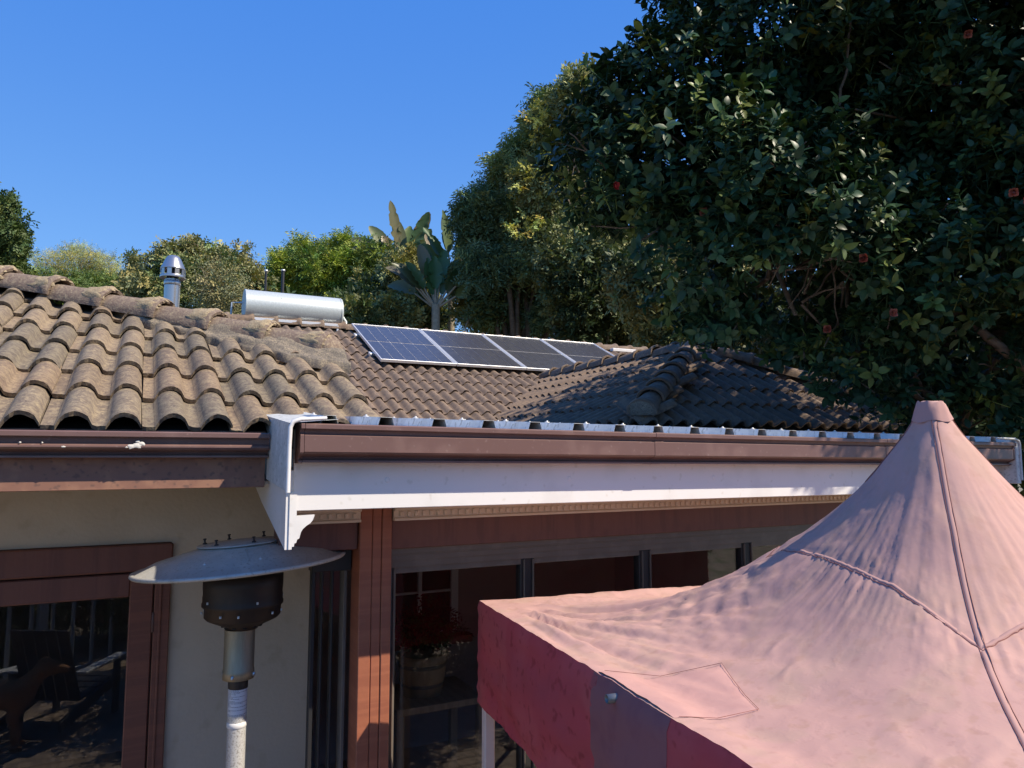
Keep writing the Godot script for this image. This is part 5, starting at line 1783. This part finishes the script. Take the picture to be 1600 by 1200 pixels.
func build_trees():
	var broad := [spray_mesh(500, 5, 7, 0.17, 0.08, 0.34), spray_mesh(501, 5, 7, 0.16, 0.075, 0.34)]
	var small := [spray_mesh(502, 6, 8, 0.12, 0.055, 0.28), spray_mesh(503, 6, 8, 0.11, 0.055, 0.28)]
	var feather := [spray_mesh(504, 6, 14, 0.13, 0.035, 0.42, true), spray_mesh(505, 6, 14, 0.12, 0.035, 0.42, true)]
	var wispy := [spray_mesh(506, 5, 10, 0.10, 0.03, 0.5, true)]
	grove("leafy_tree", "far_left", "dense dark green tree cut by the left edge of the picture", broad, Color(0.075, 0.115, 0.032), 1900, M.bark, 0.28, {"seed": 11, "gap": -0.2})
	grove("fever_tree", "fever", "pale flat topped thorn tree with sparse yellow green foliage, far left", wispy, Color(0.36, 0.36, 0.115), 1300, M.bark_pale, 0.22, {"seed": 12, "gap": -0.05, "inner": 0.2, "twigs": 14, "fork": 0.75})
	grove("low_tree", "low", "low bright green tree showing over the roof beside the thorn tree", feather, Color(0.14, 0.19, 0.045), 1500, M.bark, 0.2, {"seed": 13})
	grove("bushy_tree", "bushy", "dense olive green tree rising behind the steel flue", small, Color(0.14, 0.18, 0.06), 4600, M.bark, 0.2, {"seed": 14, "color2": Color(0.26, 0.255, 0.11), "split": 0.1, "gap": -0.14})
	grove("bare_shrub", "bare", "pale twiggy shrub with bare forked branches between flue and water tank", wispy, Color(0.24, 0.23, 0.11), 260, M.bark_pale, 0.10, {"seed": 15, "twigs": 18, "fork": 0.85, "inner": 0.2})
	grove("feathery_tree", "feathery", "bright yellow green feathery tree behind the silver water tank", feather, Color(0.29, 0.35, 0.05), 4600, M.bark, 0.16, {"seed": 16, "color2": Color(0.16, 0.23, 0.065), "split": 0.12, "gap": -0.06, "gap_freq": 1.3, "upright": 1.2})
	grove("shade_tree", "shade", "dark leafy shrub tree right of the water tank, under feathery tree", broad, Color(0.045, 0.075, 0.028), 700, M.bark, 0.12, {"seed": 17})
	grove("thicket_tree", "thicket", "tall thin stemmed olive tree left of the wild bananas", small, Color(0.22, 0.22, 0.075), 2400, M.bark_pale, 0.10, {"seed": 18, "color2": Color(0.09, 0.125, 0.04), "split": 0.05, "gap": -0.06, "twigs": 9})
	banana(Vector3(7.39, 0, -22.68), 8.6, 13, 21, "far wild banana tree with pale paddle leaves above the feathery tree", 2.0, 1.25)
	banana(Vector3(6.25, 0, -16.46), 6.2, 13, 22, "nearest wild banana tree with pale trunk and upright paddle leaves", 2.1, 1.0)
	banana(Vector3(7.80, 0, -19.3), 7.75, 13, 23, "tallest right wild banana fan, behind the nearest one", 2.2, 1.1)
	grove("undergrowth_tree", "under", "sunlit tangle of olive shrubs around the wild banana trunks", small, Color(0.25, 0.245, 0.085), 1700, M.bark_pale, 0.08, {"seed": 19, "color2": Color(0.09, 0.12, 0.04), "gap": -0.1, "cat": "shrub"})
	grove("dark_tree", "dark", "tall dark blue green tree behind solar panels, left of the glossy tree", feather, Color(0.115, 0.175, 0.085), 7200, M.bark, 0.2, {"seed": 24, "color2": Color(0.23, 0.27, 0.10), "split": 0.08, "gap": -0.05, "gap_freq": 0.8, "upright": 1.0})
	var fl := grove("yellow_flowering_tree", "yellow", "tree topped with pale yellow flower clusters at the glossy tree's left edge", small, Color(0.19, 0.21, 0.085), 3000, M.bark, 0.12, {"seed": 25, "gap": -0.1})
	var fmesh := spray_mesh(507, 7, 9, 0.06, 0.04, 0.18)
	var ym := leaf_mat(0.7, Color(0.6, 0.6, 0.2))
	var rr := RandomNumberGenerator.new()
	rr.seed = 26
	for q in crowns["yc"][2]:
		var c := Vector3(q[0], q[1], q[2])
		var xs := []
		var cs := []
		for i in 20:
			var sub := Vector3(rr.randi_range(-2, 2), rr.randi_range(-1, 2), rr.randi_range(-1, 1)) * 0.16
			xs.append(Transform3D(random_basis(rr, 1.5).scaled_local(Vector3.ONE * rr.randf_range(0.5, 0.9)), c + sub + Vector3(rr.randfn(), rr.randfn(), rr.randfn()) * 0.07))
			cs.append(leaf_color(rr, Color(0.62, 0.58, 0.16), 0.2))
		many(fl, "flower_cluster", fmesh, ym, xs, cs)
	grove("sunlit_shrub", "sun1", "sunlit olive bush right behind the ridge of the solar panels", small, Color(0.19, 0.19, 0.065), 2600, M.bark_pale, 0.08, {"seed": 27, "color2": Color(0.065, 0.085, 0.03), "gap": -0.08, "gap_freq": 1.4, "cat": "shrub", "twigs": 8})
	grove("sunlit_shrub", "sun2", "speckled sunlit bush behind the side wing's ridge, below the dark crown", small, Color(0.22, 0.21, 0.078), 4200, M.bark_pale, 0.08, {"seed": 28, "color2": Color(0.06, 0.08, 0.03), "gap": -0.06, "gap_freq": 1.4, "cat": "shrub", "twigs": 8})
	grove("shaded_shrub", "shrub", "dark shrub filling the gap under the glossy tree at right", broad, Color(0.05, 0.07, 0.026), 3000, M.bark, 0.1, {"seed": 29, "cat": "shrub", "gap": -0.2})
	# distant belt that closes the horizon
	var belt := [[-12, -44, 5.4, 3.2], [-8, -44, 5.0, 3.2], [-3, -46, 5.4, 3.2], [2, -36, 5.0, 3.0], [6, -36, 5.4, 3.0], [10, -35, 6.0, 3.0], [13, -32, 6.6, 3.0], [16, -28, 6.2, 3.2], [18, -23, 6.2, 3.2], [19.5, -18, 6.0, 3.2], [20, -12, 5.6, 3.4], [20, -6, 5.6, 3.4]]
	var xb := []
	for b in belt:
		xb.append(ball(b[0], b[2], b[1], b[3], 1.0))
	tree("tree_belt", "distant green tree belt low behind the other trees", Vector3(8, 0, -35), xb, broad, M.leaf_soft, Color(0.085, 0.115, 0.04), 7000, M.bark, 0.2, {"seed": 30, "inner": 0.6, "cat": "tree belt", "twigs": 2, "fork": 0.3})

# ---------------------------------------------------------------- terrace behind the camera, seen mirrored in the panes
func build_terrace():
	var g := structure("ground")
	part(g, "ground_sheet", sheet4(Vector3(-300, -0.02, 300), Vector3(300, -0.02, 300), Vector3(300, -0.02, -300), Vector3(-300, -0.02, -300), 0.1), M.soil)
	var d := structure("deck")
	var k := 0
	var z := -3.38
	while z < 4.2:
		var st := begin()
		box(st, Vector3(0.8, -0.001, z + 0.07), Vector3(9.6, 0.03, 0.134), 0.004)
		part(d, "deck_board", done(st), M.plank[k % 3])
		z += 0.14
		k += 1
	# railing
	var a := Vector3(-2.6, 0, 1.3)
	var b := Vector3(0.9, 0, 3.3)
	var t := thing("balustrade", "grey timber balustrade mirrored in the left door pane", "balustrade", a)
	var dir := (b - a).normalized()
	var bs := Basis(dir, Vector3.UP, dir.cross(Vector3.UP))
	var ln := (b - a).length()
	var st := begin()
	box(st, a + dir * ln * 0.5 + Vector3(0, 0.98, 0), Vector3(ln, 0.04, 0.10), 0.006, bs)
	part(t, "top_rail", done(st), M.rail)
	st = begin()
	box(st, a + dir * ln * 0.5 + Vector3(0, 0.12, 0), Vector3(ln, 0.05, 0.04), 0.005, bs)
	part(t, "bottom_rail", done(st), M.rail)
	for i in 18:
		st = begin()
		box(st, a + dir * ln * (i + 0.5) / 18.0 + Vector3(0, 0.55, 0), Vector3(0.035, 0.84, 0.035), 0.004, bs)
		part(t, "baluster", done(st), M.rail)
	for i in 3:
		st = begin()
		box(st, a + dir * ln * i / 2.0 + Vector3(0, 0.52, 0), Vector3(0.09, 1.04, 0.09), 0.006, bs)
		part(t, "post", done(st), M.rail)
	# hedge beyond it
	var sm := [spray_mesh(520, 6, 8, 0.07, 0.032, 0.2), spray_mesh(521, 6, 8, 0.07, 0.03, 0.2)]
	tree("hedge", "leafy hedge behind the balustrade, mirrored in the left door pane", Vector3(-1.3, 0, 3.2), [ball(-3.2, 0.9, 2.6, 0.9), ball(-2.4, 0.9, 3.1, 0.9), ball(-1.6, 0.9, 3.6, 0.9), ball(-0.8, 0.9, 4.1, 0.9), ball(0.0, 0.9, 4.6, 0.9), ball(0.8, 0.9, 5.0, 0.9), ball(-1.2, 1.6, 3.9, 0.8), ball(-2.6, 1.6, 3.0, 0.8), ball(0.2, 1.6, 4.8, 0.8)], sm, M.leaf_soft, Color(0.10, 0.125, 0.045), 4200, M.bark, 0.04, {"seed": 31, "cat": "hedge", "gap": -0.12})
	tree("hedge", "dark hedge mirrored in the sliding doors, beyond the gazebo", Vector3(3.0, 0, 2.5), [ball(1.6, 1.0, 2.0, 1.25), ball(2.6, 1.0, 2.4, 1.0), ball(3.6, 1.0, 2.3, 1.0), ball(4.6, 1.0, 2.2, 1.0), ball(5.6, 1.0, 2.2, 1.0), ball(2.1, 2.0, 2.6, 0.8), ball(3.2, 2.1, 2.4, 0.8), ball(4.3, 2.1, 2.3, 0.8), ball(5.4, 2.0, 2.3, 0.8), ball(2.6, 2.9, 2.6, 0.7), ball(3.8, 2.9, 2.5, 0.7)], sm, M.leaf_soft, Color(0.07, 0.095, 0.035), 4200, M.bark, 0.04, {"seed": 34, "cat": "hedge", "gap": -0.2})
	for c in [[Vector3(-0.45, 0, 0.95), 0.5, "dark slatted lounge chair mirrored in the door pane, beside the stile"], [Vector3(-1.25, 0, 1.05), 0.9, "dark slatted lounge chair mirrored at the bottom left of the door pane"]]:
		chair(c[0], c[1], c[2])
	dog(Vector3(-1.05, 0, 0.35))
	# planter on a low cabinet inside the sunroom
	var pt := thing("flower_barrel", "half barrel planter with dark red flowers inside the sliding doors", "planter", Vector3(2.05, 0.75, -5.55))
	st = begin()
	lathe(st, Vector3(2.05, 0.75, -5.55), [Vector2(0.0, 0.0), Vector2(0.15, 0.0), Vector2(0.175, 0.12), Vector2(0.185, 0.24), Vector2(0.19, 0.30), Vector2(0.17, 0.30), Vector2(0.165, 0.26), Vector2(0.0, 0.26)], 20)
	part(pt, "barrel", done(st), M.pale_wood)
	for y in [0.07, 0.21]:
		st = begin()
		var rr: float = 0.163 if y < 0.1 else 0.184
		lathe(st, Vector3(2.05, 0.75 + y, -5.55), [Vector2(rr, 0), Vector2(rr + 0.006, 0.002), Vector2(rr + 0.008, 0.028), Vector2(rr, 0.03)], 20)
		part(pt, "hoop", done(st), M.bronze)
	var r := RandomNumberGenerator.new()
	r.seed = 33
	var xs := []
	var cs := []
	for i in 90:
		xs.append(Transform3D(random_basis(r, 0.8).scaled_local(Vector3.ONE * 0.5), Vector3(2.05, 1.16, -5.55) + Vector3(r.randfn() * 0.11, absf(r.randfn()) * 0.10, r.randfn() * 0.10)))
		cs.append(leaf_color(r, Color(0.09, 0.008, 0.012) if r.randf() < 0.5 else Color(0.05, 0.10, 0.03), 0.2))
	many(pt, "flowers", sm[0], M.leaf_soft, xs, cs)
	var cb := thing("side_table", "pale timber side table inside the sliding doors, carrying the barrel planter", "table", Vector3(2.1, 0, -5.5))
	part(cb, "table_top", boxm(Vector3(1.75, 0.70, -5.85), Vector3(2.45, 0.75, -5.25), 0.005), M.pale_wood)
	for q in [[1.78, -5.82], [2.42, -5.82], [1.78, -5.28], [2.42, -5.28]]:
		part(cb, "leg", boxm(Vector3(q[0] - 0.03, 0.02, q[1] - 0.03), Vector3(q[0] + 0.03, 0.70, q[1] + 0.03), 0.004), M.pale_wood)

func chair(c: Vector3, turn: float, label: String):
	var t := thing("lounge_chair", label, "chair", c, "lounge chairs on the deck")
	t.rotation.y = 0.0
	var b := Basis(Vector3.UP, turn)
	var st := begin()
	var m := mat(lin(0.03, 0.032, 0.036), 0.5)
	for i in 5:
		st = begin()
		box(st, c + b * Vector3(0, 0.38 - 0.02 * i, 0.24 - 0.115 * i), Vector3(0.52, 0.022, 0.10), 0.004, b * Basis(Vector3.RIGHT, -0.18))
		part(t, "seat_slat", done(st), m)
	for i in 5:
		st = begin()
		box(st, c + b * Vector3(-0.22 + 0.11 * i, 0.64, -0.42), Vector3(0.10, 0.74, 0.022), 0.004, b * Basis(Vector3.RIGHT, -0.35))
		part(t, "back_slat", done(st), m)
	for s in [-1.0, 1.0]:
		st = begin()
		box(st, c + b * Vector3(0.32 * s, 0.57, -0.05), Vector3(0.11, 0.024, 0.70), 0.004, b)
		part(t, "arm", done(st), M.rail)
		st = begin()
		box(st, c + b * Vector3(0.30 * s, 0.28, 0.24), Vector3(0.04, 0.56, 0.07), 0.004, b)
		part(t, "leg", done(st), m)
		st = begin()
		box(st, c + b * Vector3(0.28 * s, 0.24, -0.22), Vector3(0.035, 0.10, 0.80), 0.004, b * Basis(Vector3.RIGHT, -0.2))
		part(t, "leg", done(st), m)

# a dog as one skin over tapered bones (surface nets)
func dog(at: Vector3):
	var t := thing("dog", "brown dog standing on the deck, mirrored in the left door pane", "dog", at)
	var bones := []
	var add := func(a: Vector3, ra: float, b: Vector3, rb: float): bones.append([a, ra, b, rb])
	# faces +x; y up
	add.call(Vector3(0.20, 0.47, 0), 0.115, Vector3(-0.05, 0.48, 0), 0.105)
	add.call(Vector3(-0.05, 0.48, 0), 0.105, Vector3(-0.30, 0.50, 0), 0.092)
	add.call(Vector3(0.22, 0.44, 0), 0.10, Vector3(0.26, 0.50, 0), 0.10)
	add.call(Vector3(0.26, 0.53, 0), 0.080, Vector3(0.40, 0.66, 0), 0.062)
	add.call(Vector3(0.41, 0.69, 0), 0.070, Vector3(0.47, 0.68, 0), 0.055)
	add.call(Vector3(0.49, 0.665, 0), 0.042, Vector3(0.58, 0.645, 0), 0.030)
	for s in [-1.0, 1.0]:
		add.call(Vector3(0.23, 0.46, 0.07 * s), 0.062, Vector3(0.20, 0.30, 0.085 * s), 0.040)
		add.call(Vector3(0.20, 0.30, 0.085 * s), 0.036, Vector3(0.225, 0.16, 0.085 * s), 0.027)
		add.call(Vector3(0.225, 0.16, 0.085 * s), 0.027, Vector3(0.225, 0.04, 0.085 * s), 0.024)
		add.call(Vector3(0.225, 0.03, 0.085 * s), 0.027, Vector3(0.265, 0.025, 0.085 * s), 0.024)
		add.call(Vector3(-0.28, 0.48, 0.065 * s), 0.080, Vector3(-0.23, 0.31, 0.085 * s), 0.050)
		add.call(Vector3(-0.23, 0.31, 0.085 * s), 0.040, Vector3(-0.36, 0.20, 0.085 * s), 0.028)
		add.call(Vector3(-0.36, 0.20, 0.085 * s), 0.027, Vector3(-0.35, 0.04, 0.085 * s), 0.024)
		add.call(Vector3(-0.35, 0.03, 0.085 * s), 0.027, Vector3(-0.31, 0.025, 0.085 * s), 0.024)
		add.call(Vector3(0.41, 0.74, 0.045 * s), 0.022, Vector3(0.40, 0.67, 0.085 * s), 0.014)
	add.call(Vector3(-0.36, 0.54, 0), 0.030, Vector3(-0.55, 0.50, 0), 0.014)
	var lo := Vector3(-0.62, -0.02, -0.18)
	var cs := 0.016
	var nx := 80
	var ny := 52
	var nz := 24
	var field := PackedFloat32Array()
	field.resize(nx * ny * nz)
	for i in nx:
		for j in ny:
			for k in nz:
				var p := lo + Vector3(i, j, k) * cs
				var acc := 0.0
				var kk := 55.0
				for bn in bones:
					var a: Vector3 = bn[0]
					var ab: Vector3 = bn[2] - a
					var u := clampf((p - a).dot(ab) / ab.length_squared(), 0.0, 1.0)
					var dd := (p - a - ab * u).length() - lerpf(bn[1], bn[3], u)
					if dd < 0.12:
						acc += exp(-kk * dd)
				field[(i * ny + j) * nz + k] = -log(maxf(acc, 1e-6)) / kk
	var ids := {}
	var verts := []
	for i in nx - 1:
		for j in ny - 1:
			for k in nz - 1:
				var sum := Vector3.ZERO
				var cnt := 0
				for e in [[0, 1], [2, 3], [4, 5], [6, 7], [0, 2], [1, 3], [4, 6], [5, 7], [0, 4], [1, 5], [2, 6], [3, 7]]:
					var c0 := Vector3i(e[0] & 1, (e[0] >> 1) & 1, e[0] >> 2)
					var c1 := Vector3i(e[1] & 1, (e[1] >> 1) & 1, e[1] >> 2)
					var f0 := field[((i + c0.x) * ny + j + c0.y) * nz + k + c0.z]
					var f1 := field[((i + c1.x) * ny + j + c1.y) * nz + k + c1.z]
					if (f0 < 0.0) != (f1 < 0.0):
						sum += (Vector3(c0).lerp(Vector3(c1), f0 / (f0 - f1)))
						cnt += 1
				if cnt > 0:
					ids[(i * ny + j) * nz + k] = verts.size()
					verts.append(lo + (Vector3(i, j, k) + sum / cnt) * cs)
	var st := begin()
	for i in range(1, nx - 1):
		for j in range(1, ny - 1):
			for k in range(1, nz - 1):
				var f0 := field[(i * ny + j) * nz + k]
				for ax in 3:
					var o := Vector3i(1 if ax == 0 else 0, 1 if ax == 1 else 0, 1 if ax == 2 else 0)
					var f1 := field[((i + o.x) * ny + j + o.y) * nz + k + o.z]
					if (f0 < 0.0) == (f1 < 0.0):
						continue
					var u := Vector3i(0, 1, 0) if ax == 0 else (Vector3i(0, 0, 1) if ax == 1 else Vector3i(1, 0, 0))
					var v := Vector3i(0, 0, 1) if ax == 0 else (Vector3i(1, 0, 0) if ax == 1 else Vector3i(0, 1, 0))
					var q := []
					for s in [Vector3i.ZERO, u, u + v, v]:
						var c: Vector3i = Vector3i(i, j, k) - s
						q.append(at + verts[ids[(c.x * ny + c.y) * nz + c.z]])
					if f0 < 0.0:
						quad(st, q[0], q[1], q[2], q[3], true)
					else:
						quad(st, q[3], q[2], q[1], q[0], true)
	var coat := tri_mat(layered(256, lin(0.30, 0.15, 0.065), [[120, 0.02, 3, 0.45, 0.7, lin(0.22, 0.10, 0.045)]]), 0.4, 0.85)
	part(t, "body", done(st), coat)
	for s in [-1.0, 1.0]:
		st = begin()
		lathe(st, at + Vector3(0.485, 0.705, 0.036 * s), [Vector2(0, -0.008), Vector2(0.008, 0), Vector2(0, 0.008)], 8)
		part(t, "eye", done(st), M.black)
	st = begin()
	lathe(st, at + Vector3(0.605, 0.655, 0), [Vector2(0, -0.014), Vector2(0.016, 0), Vector2(0, 0.012)], 8)
	part(t, "nose", done(st), M.black)

# ---------------------------------------------------------------- scene
func _ready():
	var cam := Camera3D.new()
	cam.name = "camera"
	add_child(cam, true)
	cam.position = Vector3(0, 2.57, 0)
	cam.rotation = Vector3(deg_to_rad(5.56), deg_to_rad(-27.0), 0)
	cam.fov = 55.13
	cam.near = 0.05
	cam.far = 900.0
	cam.current = true
	var sm := ProceduralSkyMaterial.new()
	sm.sky_top_color = Color(0.218, 0.44, 0.76)
	sm.sky_horizon_color = Color(0.58, 0.775, 0.93)
	sm.sky_curve = 0.16
	sm.sky_energy_multiplier = 1.0
	sm.ground_bottom_color = Color(0.30, 0.27, 0.23)
	sm.ground_horizon_color = Color(0.55, 0.62, 0.66)
	sm.sun_angle_max = 1.0
	var sky := Sky.new()
	sky.sky_material = sm
	var env := Environment.new()
	env.background_mode = Environment.BG_SKY
	env.sky = sky
	env.tonemap_mode = Environment.TONE_MAPPER_LINEAR
	env.tonemap_exposure = 1.45
	env.sdfgi_enabled = true
	env.ssao_enabled = true
	env.ssil_enabled = true
	var we := WorldEnvironment.new()
	we.name = "world"
	we.environment = env
	add_child(we, true)
	var sun := DirectionalLight3D.new()
	sun.name = "sun"
	sun.light_energy = 1.6
	sun.light_color = Color(1.0, 0.945, 0.86)
	sun.light_angular_distance = 0.5
	sun.shadow_enabled = true
	add_child(sun, true)
	sun.look_at_from_position(Vector3(0.489, 0.734, 0.473) * 20.0, Vector3.ZERO, Vector3.UP)
	rng.seed = 4242
	make_materials()
	build_left_wing()
	build_sunroom()
	build_main_house()
	build_right_wing()
	build_terrace()
	build_panels()
	build_tank()
	build_flue()
	build_vent_pipes()
	build_trees()
	build_camellia()
	build_heater()
	build_tent()
